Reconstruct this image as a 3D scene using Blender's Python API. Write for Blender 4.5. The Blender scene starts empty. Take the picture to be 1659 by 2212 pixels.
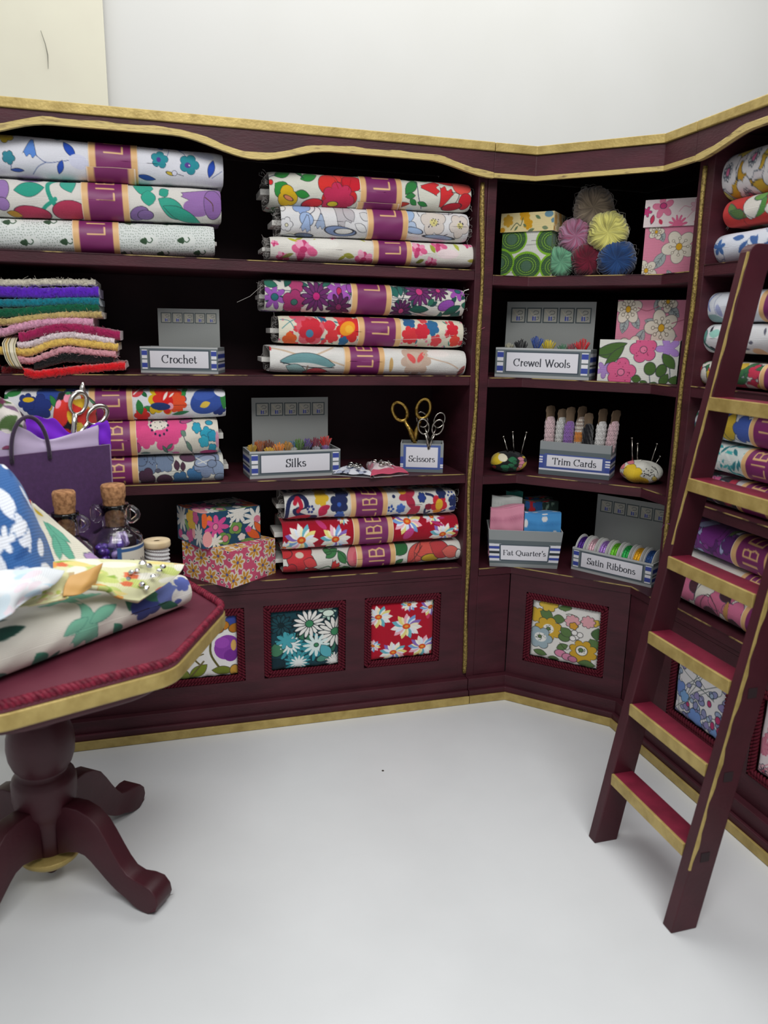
import bpy, math, random
import numpy as np
from mathutils import Vector, Matrix
rnd = random.Random(7)
NR = np.random.RandomState(5)
SC = bpy.context.scene
COL = SC.collection
PI = math.pi
# ------------------------------------------------------------------ camera
CAM = np.array([-1.1542, -2.721, 1.477])
_yaw, _pit, _rol, FPX = .2825, -.2297, .0193, 1654.75
_F = np.array([math.sin(_yaw)*math.cos(_pit), math.cos(_yaw)*math.cos(_pit), math.sin(_pit)])
_r = np.array([math.cos(_yaw), -math.sin(_yaw), 0.]); _u = np.cross(_r, _F)
_R = math.cos(_rol)*_r + math.sin(_rol)*_u
_U = -math.sin(_rol)*_r + math.cos(_rol)*_u
cd = bpy.data.cameras.new('camera'); cam = bpy.data.objects.new('camera', cd); COL.objects.link(cam)
cam.matrix_world = Matrix(((_R[0], _U[0], -_F[0], CAM[0]), (_R[1], _U[1], -_F[1], CAM[1]), (_R[2], _U[2], -_F[2], CAM[2]), (0, 0, 0, 1)))
cd.sensor_fit = 'HORIZONTAL'; cd.sensor_width = 36; cd.lens = FPX/1659*36
cd.dof.use_dof = True; cd.dof.focus_distance = 2.85; cd.dof.aperture_fstop = 3.6
cd.clip_start = .05
SC.camera = cam
# ------------------------------------------------------------------ light
wd = bpy.data.worlds.new('world'); SC.world = wd; wd.use_nodes = True
bg = wd.node_tree.nodes['Background']; bg.inputs[0].default_value = (.96, .98, 1, 1); bg.inputs[1].default_value = .36
def area(name, loc, to, sx, sy, power, col=(1, 1, 1)):
    l = bpy.data.lights.new(name, 'AREA'); l.shape = 'RECTANGLE'; l.size = sx; l.size_y = sy; l.energy = power; l.color = col
    o = bpy.data.objects.new(name, l); COL.objects.link(o); o.location = loc
    o.rotation_euler = (Vector(to)-Vector(loc)).to_track_quat('-Z', 'Y').to_euler(); return o
area('light_panel', (.25, .45, 4.4), (.1, -.25, 0), 4.8, 2.2, 122, (1, .995, .97))
area('front_light', (-.9, -3.3, 4.2), (-.2, 0, 1.0), 3.0, 1.3, 112, (1, .99, .97))
SC.view_settings.view_transform = 'Standard'; SC.view_settings.look = 'None'
SC.view_settings.exposure = .13; SC.view_settings.gamma = 1; SC.view_settings.use_curve_mapping = False
# ------------------------------------------------------------------ picture-to-place measuring
def ray(x, y): return _F + _R*(x-829.5)/FPX - _U*(y-1106)/FPX
def onX(x, y, X): d = ray(x, y); return CAM + d*(X-CAM[0])/d[0]
def onY(x, y, Y): d = ray(x, y); return CAM + d*(Y-CAM[1])/d[1]
def onZ(x, y, Z): d = ray(x, y); return CAM + d*(Z-CAM[2])/d[2]
def onP(x, y, p0, n): d = ray(x, y); n = np.array(n, float); return CAM + d*(((np.array(p0)-CAM)@n)/(d@n))
# ------------------------------------------------------------------ colours
def hx(c):
    if not isinstance(c, str): return np.array(c, float)
    c = c.lstrip('#')
    if len(c) == 3: c = ''.join(k*2 for k in c)
    v = np.array([int(c[i:i+2], 16) for i in (0, 2, 4)])/255.
    return v
def lin(v):
    v = np.asarray(v, float); return np.where(v <= .04045, v/12.92, ((v+.055)/1.055)**2.4)
# ------------------------------------------------------------------ materials
def nodes(m): m.use_nodes = True; return m.node_tree.nodes, m.node_tree.links
def mat(name, col, rough=.5, metal=0, var=None, vs=6, vmix=(.4, .7), bump=0, bs=200, bstretch=None, sheen=0, trans=0, alpha=1, spec=.5, attr=False, weave=0, emit=0, coat=0, detail=6):
    m = bpy.data.materials.new(name); N, L = nodes(m); b = N['Principled BSDF']
    b.inputs['Roughness'].default_value = rough; b.inputs['Metallic'].default_value = metal
    b.inputs['Specular IOR Level'].default_value = spec
    if sheen: b.inputs['Sheen Weight'].default_value = sheen
    if trans: b.inputs['Transmission Weight'].default_value = trans; b.inputs['IOR'].default_value = 1.45
    if coat: b.inputs['Coat Weight'].default_value = coat
    if alpha < 1: b.inputs['Alpha'].default_value = alpha
    tc = N.new('ShaderNodeTexCoord')
    if attr:
        a = N.new('ShaderNodeAttribute'); a.attribute_name = 'Col'; L.new(a.outputs['Color'], b.inputs['Base Color'])
        src = a.outputs['Color']
    else:
        b.inputs['Base Color'].default_value = (*lin(hx(col)), 1)
    if var is not None:
        n = N.new('ShaderNodeTexNoise'); n.inputs['Scale'].default_value = vs; n.inputs['Detail'].default_value = detail
        mp = N.new('ShaderNodeMapping'); L.new(tc.outputs['Object'], mp.inputs[0]); L.new(mp.outputs[0], n.inputs[0])
        if bstretch: mp.inputs['Scale'].default_value = bstretch
        r = N.new('ShaderNodeMapRange'); r.inputs[1].default_value = vmix[0]; r.inputs[2].default_value = vmix[1]
        L.new(n.outputs[0], r.inputs[0])
        x = N.new('ShaderNodeMix'); x.data_type = 'RGBA'; L.new(r.outputs[0], x.inputs[0])
        x.inputs[6].default_value = (*lin(hx(col)), 1); x.inputs[7].default_value = (*lin(hx(var)), 1)
        L.new(x.outputs[2], b.inputs['Base Color'])
    if bump or weave:
        bp = N.new('ShaderNodeBump'); bp.inputs['Distance'].default_value = .002
        if bump:
            n2 = N.new('ShaderNodeTexNoise'); n2.inputs['Scale'].default_value = bs; n2.inputs['Detail'].default_value = 4
            mp2 = N.new('ShaderNodeMapping'); L.new(tc.outputs['Object'], mp2.inputs[0]); L.new(mp2.outputs[0], n2.inputs[0])
            if bstretch: mp2.inputs['Scale'].default_value = bstretch
            bp.inputs['Strength'].default_value = bump; L.new(n2.outputs[0], bp.inputs['Height'])
        else:
            ws = []
            for ax in ('X', 'Y'):
                w = N.new('ShaderNodeTexWave'); w.wave_type = 'BANDS'; w.bands_direction = ax; w.inputs['Scale'].default_value = 1
                uv = N.new('ShaderNodeUVMap'); uv.uv_map = 'UVMap'; mp3 = N.new('ShaderNodeMapping'); mp3.inputs['Scale'].default_value = (weave, weave, 1)
                L.new(uv.outputs[0], mp3.inputs[0]); L.new(mp3.outputs[0], w.inputs[0]); ws.append(w)
            mx = N.new('ShaderNodeMath'); mx.operation = 'ADD'; L.new(ws[0].outputs['Fac'], mx.inputs[0]); L.new(ws[1].outputs['Fac'], mx.inputs[1])
            bp.inputs['Strength'].default_value = .35; L.new(mx.outputs[0], bp.inputs['Height'])
        L.new(bp.outputs[0], b.inputs['Normal'])
    return m
WOOD = mat('maroon_painted_wood', '3a1820', .5, var='4e202b', vs=5, vmix=(.35, .75), bump=.35, bs=60, bstretch=(1, 1, 4), spec=.35)
WOODT = mat('maroon_table_paint', '5c2434', .5, var='6c2f40', vs=4, bump=.2, bs=90, spec=.4)
WOODL = mat('maroon_ladder_paint', '3c151e', .45, var='4a1b26', vs=6, bump=.25, bs=70, spec=.4)
RUNG = mat('crimson_rung_paint', '7c2138', .45, var='691a2e', vs=20, bump=.2, bs=90, spec=.4)
GOLD = mat('gold_paint', 'bfa866', .45, .3, var='a18a4c', vs=22, vmix=(.35, .7), bump=.5, bs=120)
GOLDW = mat('worn_gold_paint', 'b8a05c', .45, .3, var='3a2020', vs=55, vmix=(.5, .62), bump=.5, bs=160)
GOLDM = mat('gold_metal', 'b0924c', .28, 1, var='6a5222', vs=90, vmix=(.5, .65), bump=.6, bs=200)
BRAIDG = mat('gold_braid_thread', 'ac9552', .4, .45, var='6e5a2c', vs=160, vmix=(.4, .6), bump=.8, bs=300)
BRAID = mat('burgundy_braid', '561222', .75, spec=.2)
BRAIDT = mat('crimson_table_braid', '7e2036', .6, var='5c1226', vs=60, vmix=(.45, .6), spec=.25)
CLOTH = mat('printed_cotton', 'fff', .85, attr=True, weave=1, sheen=.15, spec=.2)
PAPER = mat('printed_card', 'fff', .6, attr=True, bump=.15, bs=300, spec=.3)
SATIN = mat('satin_paper_band', 'fff', .45, attr=True, bump=.1, bs=400, spec=.4)
FELT = mat('felt_wool', 'fff', .95, attr=True, bump=1, bs=160, sheen=.6, spec=.1)
YARN = mat('wool_yarn', 'fff', .9, attr=True, bump=.6, bs=260, sheen=.6, spec=.1)
TISSUE = mat('tissue_paper', 'fff', .7, attr=True, bump=.2, bs=60, spec=.3)
GLITTER = mat('metallic_ribbon', 'fff', .3, .55, attr=True, bump=.8, bs=300)
SILVER = mat('silver_metal', 'd8d6cf', .18, 1)
DSILVER = mat('antique_silver_metal', 'a9a49c', .25, 1, var='5a5650', vs=60, vmix=(.5, .7))
PLAST = mat('white_plastic', 'c9c9c6', .4, spec=.5)
CARDW = mat('white_card', 'd8d6d0', .6)
GLASS = mat('clear_glass', 'fff', .02, trans=1)
CORK = mat('cork', 'b4845a', .9, var='7d5433', vs=90, vmix=(.4, .65), bump=1, bs=120)
BAGM = mat('purple_bag_paper', '4a2f57', .6, var='513360', vs=90, bump=.2, bs=300)
CORD = mat('dark_purple_cord', '2c1636', .8, bump=1, bs=300, sheen=.3)
GOLDV = mat('brushed_pale_gold_paint', 'c2ac6c', .5, .2, var='7a6444', vs=70, vmix=(.55, .75), bump=.5, bs=160, bstretch=(.35, .35, 1.6))
EDGE = mat('rubbed_shelf_edge', 'a58f58', .5, .2, var='3a1820', vs=9, vmix=(.46, .54), bump=.3, bs=160)
BACKW = mat('shade_darkened_back', '221015', .6, var='2c141b', vs=4, spec=.2)  # back panels: the deep shelves' shade is put into the base colour
WOODB = mat('bare_wood', 'd8c4a0', .7, var='cbb48c', vs=30)
THREAD = mat('white_thread', 'e4e0da', .8, sheen=.3)
PTHREAD = mat('purple_thread', '8a4a86', .8)
FUZZ = mat('loose_fibre', '9a9692', .9)
BEAD = mat('iridescent_purple_bead', '6a3fb0', .15, .3, coat=1, var='59b3c4', vs=30, vmix=(.5, .65))
JEWEL = mat('faceted_silver_jewel', 'e6e6ea', .08, 1)
# ------------------------------------------------------------------ object helpers
def tag(o, label=None, cat=None, group=None, kind=None):
    if label: o['label'] = label
    if cat: o['category'] = cat
    if group: o['group'] = group
    if kind: o['kind'] = kind
    return o
def empty(name, loc, label=None, cat=None, group=None, rz=0):
    o = bpy.data.objects.new(name, None); COL.objects.link(o); o.location = tuple(map(float, loc)); o.rotation_euler.z = rz
    o.empty_display_size = .05; return tag(o, label, cat, group)
def link(name, me, parent=None, keep=True):
    o = bpy.data.objects.new(name, me); COL.objects.link(o)
    if parent is not None:
        o.parent = parent
        if keep:
            M = chain(parent); o.matrix_parent_inverse = M.inverted()
    return o
def chain(o):
    M = Matrix.LocRotScale(o.location, o.rotation_euler, o.scale)
    if o.parent is not None: M = chain(o.parent) @ o.matrix_parent_inverse @ M
    return M
def fin(me, mats, smooth):
    for m in (mats if isinstance(mats, (list, tuple)) else [mats]): me.materials.append(m)
    if smooth: me.polygons.foreach_set('use_smooth', np.ones(len(me.polygons), bool))
class MB:
    "plain mesh builder in world coordinates"
    def __init__(s): s.v = []; s.f = []; s.mi = []; s.M = Matrix.Identity(4)
    def add(s, vs, fs, mi=0):
        b = len(s.v)
        for p in vs: s.v.append(tuple(s.M @ Vector([float(a) for a in p])))
        for f in fs: s.f.append([b+i for i in f]); s.mi.append(mi)
    def box(s, x0, x1, y0, y1, z0, z1, mi=0):
        s.add([(x0, y0, z0), (x1, y0, z0), (x1, y1, z0), (x0, y1, z0), (x0, y0, z1), (x1, y0, z1), (x1, y1, z1), (x0, y1, z1)],
              [(0, 3, 2, 1), (4, 5, 6, 7), (0, 1, 5, 4), (1, 2, 6, 5), (2, 3, 7, 6), (3, 0, 4, 7)], mi)
    def hexa(s, P, mi=0): s.add(P, [(0, 3, 2, 1), (4, 5, 6, 7), (0, 1, 5, 4), (1, 2, 6, 5), (2, 3, 7, 6), (3, 0, 4, 7)], mi)
    def prism(s, pts, z0, z1, mi=0):
        n = len(pts); s.add([(p[0], p[1], z0) for p in pts]+[(p[0], p[1], z1) for p in pts],
              [tuple(range(n))[::-1], tuple(range(n, 2*n))]+[(i, (i+1) % n, n+(i+1) % n, n+i) for i in range(n)], mi)
    def lathe(s, prof, c, seg=28, mi=0, ax=None, close=True):
        "profile (r,z) round axis through c"
        vs = []; n = len(prof)
        A = Vector(ax).normalized() if ax is not None else Vector((0, 0, 1))
        q = A.to_track_quat('Z', 'X').to_matrix() if ax is not None else Matrix.Identity(3)
        for k in range(seg):
            a = 2*PI*k/seg
            for r, z in prof: p = q @ Vector((r*math.cos(a), r*math.sin(a), z)); vs.append((c[0]+p.x, c[1]+p.y, c[2]+p.z))
        fs = [(k*n+i, ((k+1) % seg)*n+i, ((k+1) % seg)*n+i+1, k*n+i+1) for k in range(seg) for i in range(n-1)]
        if close:
            fs.append([k*n for k in range(seg)][::-1]); fs.append([k*n+n-1 for k in range(seg)])
        s.add(vs, fs, mi)
    def tube(s, pts, r, seg=8, mi=0, closed=False, flat=None):
        P = [Vector([float(a) for a in p]) for p in pts]; n = len(P); vs = []
        up = None
        for i, p in enumerate(P):
            t = (P[(i+1) % n if closed else min(i+1, n-1)]-P[(i-1) % n if closed else max(i-1, 0)])
            if t.length < 1e-9: t = Vector((0, 0, 1))
            t.normalize()
            if up is None: up = t.orthogonal().normalized()
            else:
                up = up - t*up.dot(t)
                if up.length < 1e-6: up = t.orthogonal()
                up.normalize()
            w = t.cross(up); rr = r[i] if hasattr(r, '__len__') else r
            for k in range(seg):
                a = 2*PI*k/seg; vs.append(p+up*math.cos(a)*rr+w*math.sin(a)*rr)
        fs = [(i*seg+k, i*seg+(k+1) % seg, ((i+1) % n)*seg+(k+1) % seg, ((i+1) % n)*seg+k) for i in range(n if closed else n-1) for k in range(seg)]
        if not closed: fs += [list(range(seg))[::-1], [(n-1)*seg+k for k in range(seg)]]
        s.add(vs, fs, mi)
    def ball(s, c, r, sz=1, seg=16, rg=10, mi=0):
        s.lathe([(max(1e-4, r*math.sin(PI*i/rg)), -r*sz*math.cos(PI*i/rg)) for i in range(rg+1)], c, seg, mi, close=False)
    def build(s, name, mats, parent=None, smooth=False, bevel=0, seg=2, autos=False, sub=0):
        me = bpy.data.meshes.new(name); me.from_pydata(s.v, [], s.f); fin(me, mats, smooth)
        if isinstance(mats, (list, tuple)): me.polygons.foreach_set('material_index', s.mi)
        me.validate(); me.update()
        o = link(name, me, parent)
        if bevel:
            b = o.modifiers.new('bevel', 'BEVEL'); b.width = bevel; b.segments = seg; b.limit_method = 'ANGLE'; b.angle_limit = .7
        if sub:
            b = o.modifiers.new('sub', 'SUBSURF'); b.levels = b.render_levels = sub
        return o
class CM:
    "mesh builder whose printed colours sit in a colour attribute"
    def __init__(s): s.P = []; s.C = []; s.UV = []; s.F = []; s.n = 0
    def grid(s, P, C, uv=None, closed=False, flip=False):
        P = np.asarray(P, float); n, m = P.shape[:2]
        C = np.broadcast_to(np.asarray(C, float), (n, m, 3))
        if uv is None:
            du = np.linalg.norm(P[-1, 0]-P[0, 0]); dv = np.linalg.norm(P[0, -1]-P[0, 0])
            uv = np.stack(np.meshgrid(np.linspace(0, du*90, n), np.linspace(0, dv*90, m), indexing='ij'), -1)
        i = np.arange(n-1)[:, None]*m + (np.arange(m if closed else m-1))[None, :]
        j = np.arange(n-1)[:, None]*m + ((np.arange(m if closed else m-1)+1) % m)[None, :]
        f = np.stack([i, i+m, j+m, j], -1).reshape(-1, 4)
        if flip: f = f[:, ::-1]
        s.F.append(f+s.n); s.P.append(P.reshape(-1, 3)); s.C.append(C.reshape(-1, 3)); s.UV.append(np.asarray(uv, float).reshape(-1, 2)); s.n += n*m
    def quad(s, a, b, c, d, img=None, col=None, n=2, m=2, uv=(0, 1, 0, 1), flip=False):
        "a top-left b top-right c bottom-right d bottom-left; img a Cv sampled over it"
        a, b, c, d = [np.array(k, float) for k in (a, b, c, d)]
        U, V = np.meshgrid(np.linspace(0, 1, n), np.linspace(0, 1, m), indexing='ij'); U_, V_ = U[..., None], V[..., None]
        P = (a*(1-U_)+b*U_)*(1-V_)+(d*(1-U_)+c*U_)*V_
        C = img.sample(uv[0]+(uv[1]-uv[0])*U, uv[2]+(uv[3]-uv[2])*V) if img is not None else hx(col)
        s.grid(P, C, flip=not flip)
    def build(s, name, m, parent=None, smooth=True, solid=0):
        P = np.concatenate(s.P); C = np.concatenate(s.C); U = np.concatenate(s.UV); F = np.concatenate(s.F).astype(np.int32)
        me = bpy.data.meshes.new(name); me.vertices.add(len(P)); me.vertices.foreach_set('co', P.astype(np.float32).ravel())
        me.loops.add(F.size); me.loops.foreach_set('vertex_index', F.ravel()); me.polygons.add(len(F))
        me.polygons.foreach_set('loop_start', np.arange(0, F.size, 4, dtype=np.int32)); me.polygons.foreach_set('loop_total', np.full(len(F), 4, np.int32))
        me.update(calc_edges=True)
        at = me.color_attributes.new('Col', 'FLOAT_COLOR', 'POINT'); L = np.ones((len(P), 4), np.float32); L[:, :3] = lin(np.clip(C, 0, 1)); at.data.foreach_set('color', L.ravel())
        uvl = me.uv_layers.new(name='UVMap'); uvl.data.foreach_set('uv', U[F.ravel()].astype(np.float32).ravel())
        fin(me, m, smooth); me.validate(); me.update()
        o = link(name, me, parent)
        if solid:
            b = o.modifiers.new('thick', 'SOLIDIFY'); b.thickness = solid; b.offset = 0
        return o
# ------------------------------------------------------------------ printed patterns
class Cv:
    def __init__(s, tl, tr, bl, bg='fff', q=2.0, ow=2.2):
        s.o = np.array(tl, float); s.ex = np.array(tr, float)-s.o; s.ey = np.array(bl, float)-s.o
        s.w = max(8, int(np.linalg.norm(s.ex)/q)); s.h = max(8, int(np.linalg.norm(s.ey)/q)); s.q = q; s.ow = ow/q
        s.A = np.empty((s.h, s.w, 3)); s.A[:] = hx(bg); s.I = np.linalg.inv(np.stack([s.ex, s.ey], 1))
    def T(s, x, y):
        k = s.I @ (np.array([x, y], float)-s.o); return k[0]*s.w, k[1]*s.h
    def win(s, cx, cy, R):
        x0, x1 = max(0, int(cx-R)), min(s.w, int(cx+R)+2); y0, y1 = max(0, int(cy-R)), min(s.h, int(cy+R)+2)
        if x0 >= x1 or y0 >= y1: return None
        X, Y = np.meshgrid(np.arange(x0, x1)-cx, np.arange(y0, y1)-cy); return (slice(y0, y1), slice(x0, x1)), X, Y
    def shape(s, kind, x, y, rx, ry, ang, col, out=None, n=5, ow=None):
        cx, cy = s.T(x, y); rx /= s.q; ry /= s.q; ow = s.ow if ow is None else ow/s.q
        w = s.win(cx, cy, max(rx, ry)*1.15+ow+2)
        if w is None: return
        sl, X, Y = w; a = math.radians(ang); c_, s_ = math.cos(a), math.sin(a); X, Y = X*c_+Y*s_, -X*s_+Y*c_
        if kind == 'e': d = (1-np.sqrt((X/rx)**2+(Y/ry)**2))*min(rx, ry)
        elif kind == 'l':
            hw = ry*np.clip(1-(X/rx)**2, 0, 1); d = np.where(abs(X) < rx, hw-abs(Y), -abs(X)+rx-abs(Y))
        elif kind == 'r': d = np.minimum(rx-abs(X), ry-abs(Y))
        elif kind == 't': d = np.minimum(ry*(.5+.5*np.clip(X/rx, -1, 1))-abs(Y), rx-abs(X)-(np.cos(Y/ry*PI*2.5)*.15*rx+.15*rx))
        else:
            r = np.hypot(X/rx, Y/ry); th = np.arctan2(Y, X); cc = abs(np.cos(th*n/2))
            rad = {'f': .72+.28*cc**.7, 'd': .42+.58*cc**1.2, 'j': .75+.25*(2*abs((th*n/(2*PI)) % 1-.5))}[kind]; d = (rad-r)*min(rx, ry)
        A = s.A[sl]
        if out is not None:
            k = np.clip(d+ow+.5, 0, 1)[..., None]; A[:] = A*(1-k)+hx(out)*k
        k = np.clip(d+.5, 0, 1)[..., None]; A[:] = A*(1-k)+hx(col)*k
    def line(s, pts, w, col, raw=False):
        P = [s.T(*p) for p in pts] if not raw else [tuple(p) for p in pts]; w = w/s.q/2 if not raw else w/2
        for (ax, ay), (bx, by) in zip(P, P[1:]):
            R = max(abs(bx-ax), abs(by-ay))/2+w+2; ww = s.win((ax+bx)/2, (ay+by)/2, R)
            if ww is None: continue
            sl, X, Y = ww; X = X+(ax+bx)/2-ax; Y = Y+(ay+by)/2-ay; dx, dy = bx-ax, by-ay; L2 = dx*dx+dy*dy+1e-9
            t = np.clip((X*dx+Y*dy)/L2, 0, 1); k = np.clip(w+.5-np.hypot(X-t*dx, Y-t*dy), 0, 1)[..., None]; A = s.A[sl]; A[:] = A*(1-k)+hx(col)*k
    def curve(s, pts, w, col, k=6):
        P = [pts[0]]+list(pts)+[pts[-1]]; out = []
        for i in range(1, len(P)-2):
            for j in range(k):
                t = j/k; out.append(tuple(.5*(2*P[i][a]+(P[i+1][a]-P[i-1][a])*t+(2*P[i-1][a]-5*P[i][a]+4*P[i+1][a]-P[i+2][a])*t*t+(3*P[i][a]-P[i-1][a]-3*P[i+1][a]+P[i+2][a])*t**3) for a in (0, 1)))
        s.line(out+[pts[-1]], w, col)
    def run(s, txt, out='234'):
        for it in txt.replace('\n', ';').split(';'):
            a = it.split()
            if not a: continue
            c = a[0]; oc = lambda i: (None if (len(a) > i and a[i] == '-') else (a[i] if len(a) > i else out))
            F_ = lambda i: float(a[i])
            if c in 'fdj' : s.shape(c, F_(1), F_(2), F_(3), F_(3), rnd.uniform(0, 70), a[5], oc(6), n=int(a[4]))
            elif c in 'elrt': s.shape(c, F_(1), F_(2), F_(3), F_(4), F_(5), a[6], oc(7))
            elif c == 's':
                p = [float(k) for k in a[3:]]; s.curve(list(zip(p[::2], p[1::2])), F_(1), a[2])
            elif c == 'p':   # p x y R n r col
                for _ in range(int(a[4])):
                    t = rnd.uniform(0, 2*PI); q = F_(3)*math.sqrt(rnd.random()); s.shape('e', F_(1)+q*math.cos(t), F_(2)+q*math.sin(t), F_(5), F_(5), 0, a[6], None)
            elif c == 'o':   # ring of dots x y R n r col
                for k in range(int(a[4])):
                    t = 2*PI*k/int(a[4]); s.shape('e', F_(1)+F_(3)*math.cos(t), F_(2)+F_(3)*math.sin(t), F_(5), F_(5), 0, a[6], oc(7))
            elif c == 'q':   # bloom: layered flower x y r n col centre
                x, y, r, n = F_(1), F_(2), F_(3), int(a[4]); s.shape('f', x, y, r, r, rnd.uniform(0, 70), a[5], out, n=n)
                for k in range(n): t = 2*PI*k/n+.3; s.line([(x+.3*r*math.cos(t), y+.3*r*math.sin(t)), (x+.65*r*math.cos(t), y+.65*r*math.sin(t))], 1.8, out)
                s.shape('e', x, y, r*.24, r*.24, 0, a[6], out)
            elif c == 'm':   # daisy of separate petals x y r n col centre
                x, y, r, n = F_(1), F_(2), F_(3), int(a[4]); f0 = rnd.random()
                for k in range(n):
                    t = 2*PI*(k+f0)/n; s.shape('e', x+.62*r*math.cos(t), y+.62*r*math.sin(t), r*.4, r*.4*min(1, 4.2/n), math.degrees(t), a[5] if len(a) < 8 or k % 2 else a[7], out)
                s.shape('e', x, y, r*.24, r*.24, 0, a[6], out)
        return s
    def scatter(s, n, kinds, seed=1, box=None, gap=0):
        "sprinkle motifs: kinds are dsl strings with X Y for the place and A for an angle"
        g = random.Random(seed); b = box
        for i in range(n):
            u, v = g.random(), g.random(); p = s.o+s.ex*u+s.ey*v
            s.run(kinds[i % len(kinds)].replace('X', '%.1f' % p[0]).replace('Y', '%.1f' % p[1]).replace('A', '%d' % g.randint(0, 359)))
        return s
    def sample(s, u, v):
        u = np.asarray(u, float); v = np.asarray(v, float)
        u = 1-abs(((u/2) % 1)*2-1) if (u.min() < 0 or u.max() > 1) else u; v = 1-abs(((v/2) % 1)*2-1) if (v.min() < 0 or v.max() > 1) else v
        x = np.clip(u*(s.w-1), 0, s.w-1.001); y = np.clip(v*(s.h-1), 0, s.h-1.001); xi = x.astype(int); yi = y.astype(int); fx = (x-xi)[..., None]; fy = (y-yi)[..., None]; A = s.A
        xj = np.minimum(xi+1, s.w-1); yj = np.minimum(yi+1, s.h-1)
        return (A[yi, xi]*(1-fx)+A[yi, xj]*fx)*(1-fy)+(A[yj, xi]*(1-fx)+A[yj, xj]*fx)*fy
# serif pen lettering
def arc(cx, cy, rx, ry, a0, a1, n=14): return [(cx+rx*math.cos(math.radians(a0+(a1-a0)*i/n)), cy+ry*math.sin(math.radians(a0+(a1-a0)*i/n))) for i in range(n+1)]
def sv(x, y0, y1, a=.07): return [[(x, y0), (x, y1)], [(x-a, y0), (x+a, y0)]]
X_ = .46
GL = {
 'C': (.72, [arc(.37, .35, .32, .36, 48, 312), [(.6, .5), (.61, .7)]]), 'S': (.5, [arc(.25, .53, .17, .17, 35, 250)+arc(.25, .17, .19, .18, 100, -150), [(.41, .56), (.42, .7)], [(.05, .02), (.06, .18)]]),
 'W': (1.0, [[(.1, .7), (.3, 0)], [(.3, 0), (.5, .65)], [(.48, .7), (.7, 0)], [(.7, 0), (.9, .7)], [(.02, .7), (.18, .7)], [(.42, .7), (.56, .7)], [(.82, .7), (.98, .7)]]),
 'T': (.62, sv(.31, 0, .7)+[[(.04, .69), (.58, .69)], [(.04, .69), (.04, .56)], [(.58, .69), (.58, .56)]]),
 'F': (.58, sv(.14, 0, .7)+[[(.06, .69), (.55, .69)], [(.55, .69), (.56, .60)], [(.14, .37), (.40, .37)]]),
 'Q': (.78, [arc(.38, .35, .32, .36, 0, 360, 22), [(.36, .06), (.5, -.12), (.7, -.1)]]), 'R': (.7, sv(.14, 0, .7)+[[(.06, .69), (.3, .69)]+arc(.34, .53, .16, .16, 90, -90, 8)+[(.14, .36)], [(.34, .36), (.6, .0)], [(.55, 0), (.68, 0)]]),
 'B': (.62, sv(.14, 0, .7)+[[(.06, .69), (.3, .69)]+arc(.3, .54, .16, .15, 90, -90, 8)+[(.14, .38)], [(.3, .38)]+arc(.32, .19, .19, .19, 90, -90, 8)+[(.08, 0)]]),
 'r': (.38, sv(.13, 0, X_)+[[(.13, .3), (.22, .44), (.33, .4)]]), 'o': (.5, [arc(.24, .22, .19, .23, 0, 360, 18)]), 'c': (.44, [arc(.24, .22, .19, .23, 50, 310)]),
 'h': (.56, sv(.12, 0, .74)+sv(.42, 0, .3)+[arc(.27, .28, .15, .17, 0, 160, 8)]), 'n': (.56, sv(.12, 0, X_)+sv(.42, 0, .3)+[arc(.27, .28, .15, .17, 0, 160, 8)]),
 'm': (.84, sv(.12, 0, X_)+sv(.42, 0, .3)+sv(.71, 0, .3)+[arc(.27, .28, .15, .17, 0, 160, 8), arc(.565, .28, .15, .17, 0, 160, 8)]),
 'e': (.46, [[(.06, .25), (.4, .25)]+arc(.23, .23, .17, .23, 5, 315)]), 't': (.34, [[(.14, .6), (.14, .1), (.2, .0), (.3, .06)], [(.03, .44), (.28, .44)]]),
 'i': (.26, sv(.12, 0, X_)+[[(.12, .6), (.12, .66)]]), 'l': (.26, sv(.12, 0, .74)), 'k': (.52, sv(.12, 0, .74)+[[(.38, .44), (.14, .2)], [(.22, .26), (.42, 0)], [(.36, 0), (.5, 0)]]),
 's': (.38, [arc(.19, .34, .12, .11, 40, 250, 8)+arc(.19, .12, .14, .12, 90, -150, 8)]), 'w': (.72, [[(.06, .45), (.2, 0)], [(.2, 0), (.36, .42)], [(.34, .45), (.5, 0)], [(.5, 0), (.65, .45)], [(0, .45), (.12, .45)], [(.58, .45), (.7, .45)]]),
 'a': (.48, [arc(.2, .33, .15, .12, 150, 0, 6)+[(.35, .08), (.42, 0)], arc(.2, .12, .15, .13, 60, 330, 10)]), 'd': (.54, [[(.41, .74), (.41, 0), (.48, 0)], arc(.24, .22, .18, .23, 20, 340)]),
 'u': (.56, [[(.1, .45), (.1, .16)]+arc(.25, .16, .15, .16, 180, 350, 8), [(.42, .45), (.42, 0), (.5, 0)]]), 'b': (.54, [[(.1, .74), (.1, .02)], arc(.27, .22, .18, .23, -160, 160)]), "'": (.2, [[(.1, .74), (.08, .58)]]), ' ': (.3, [])}
def text(cv, s, x, y, size, col='334', bold=1.0, slope=0, mw=70):
    "pen lettering centred on x with its baseline on y, in the canvas's own crop units"
    w = sum(GL[c][0] for c in s)*size
    if w > mw: size *= mw/w; w = mw
    cx = x-w/2
    for c in s:
        for st in GL[c][1]:
            P = [(cx+px*size, y+slope*(cx+px*size-x)-py*size) for px, py in st]
            for a, b in zip(P, P[1:]):
                L = math.hypot(b[0]-a[0], b[1]-a[1])+1e-6; wd_ = size*(.035+.075*bold*abs(b[1]-a[1])/L); cv.line([a, b], wd_, col)
        cx += GL[c][0]*size
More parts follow.
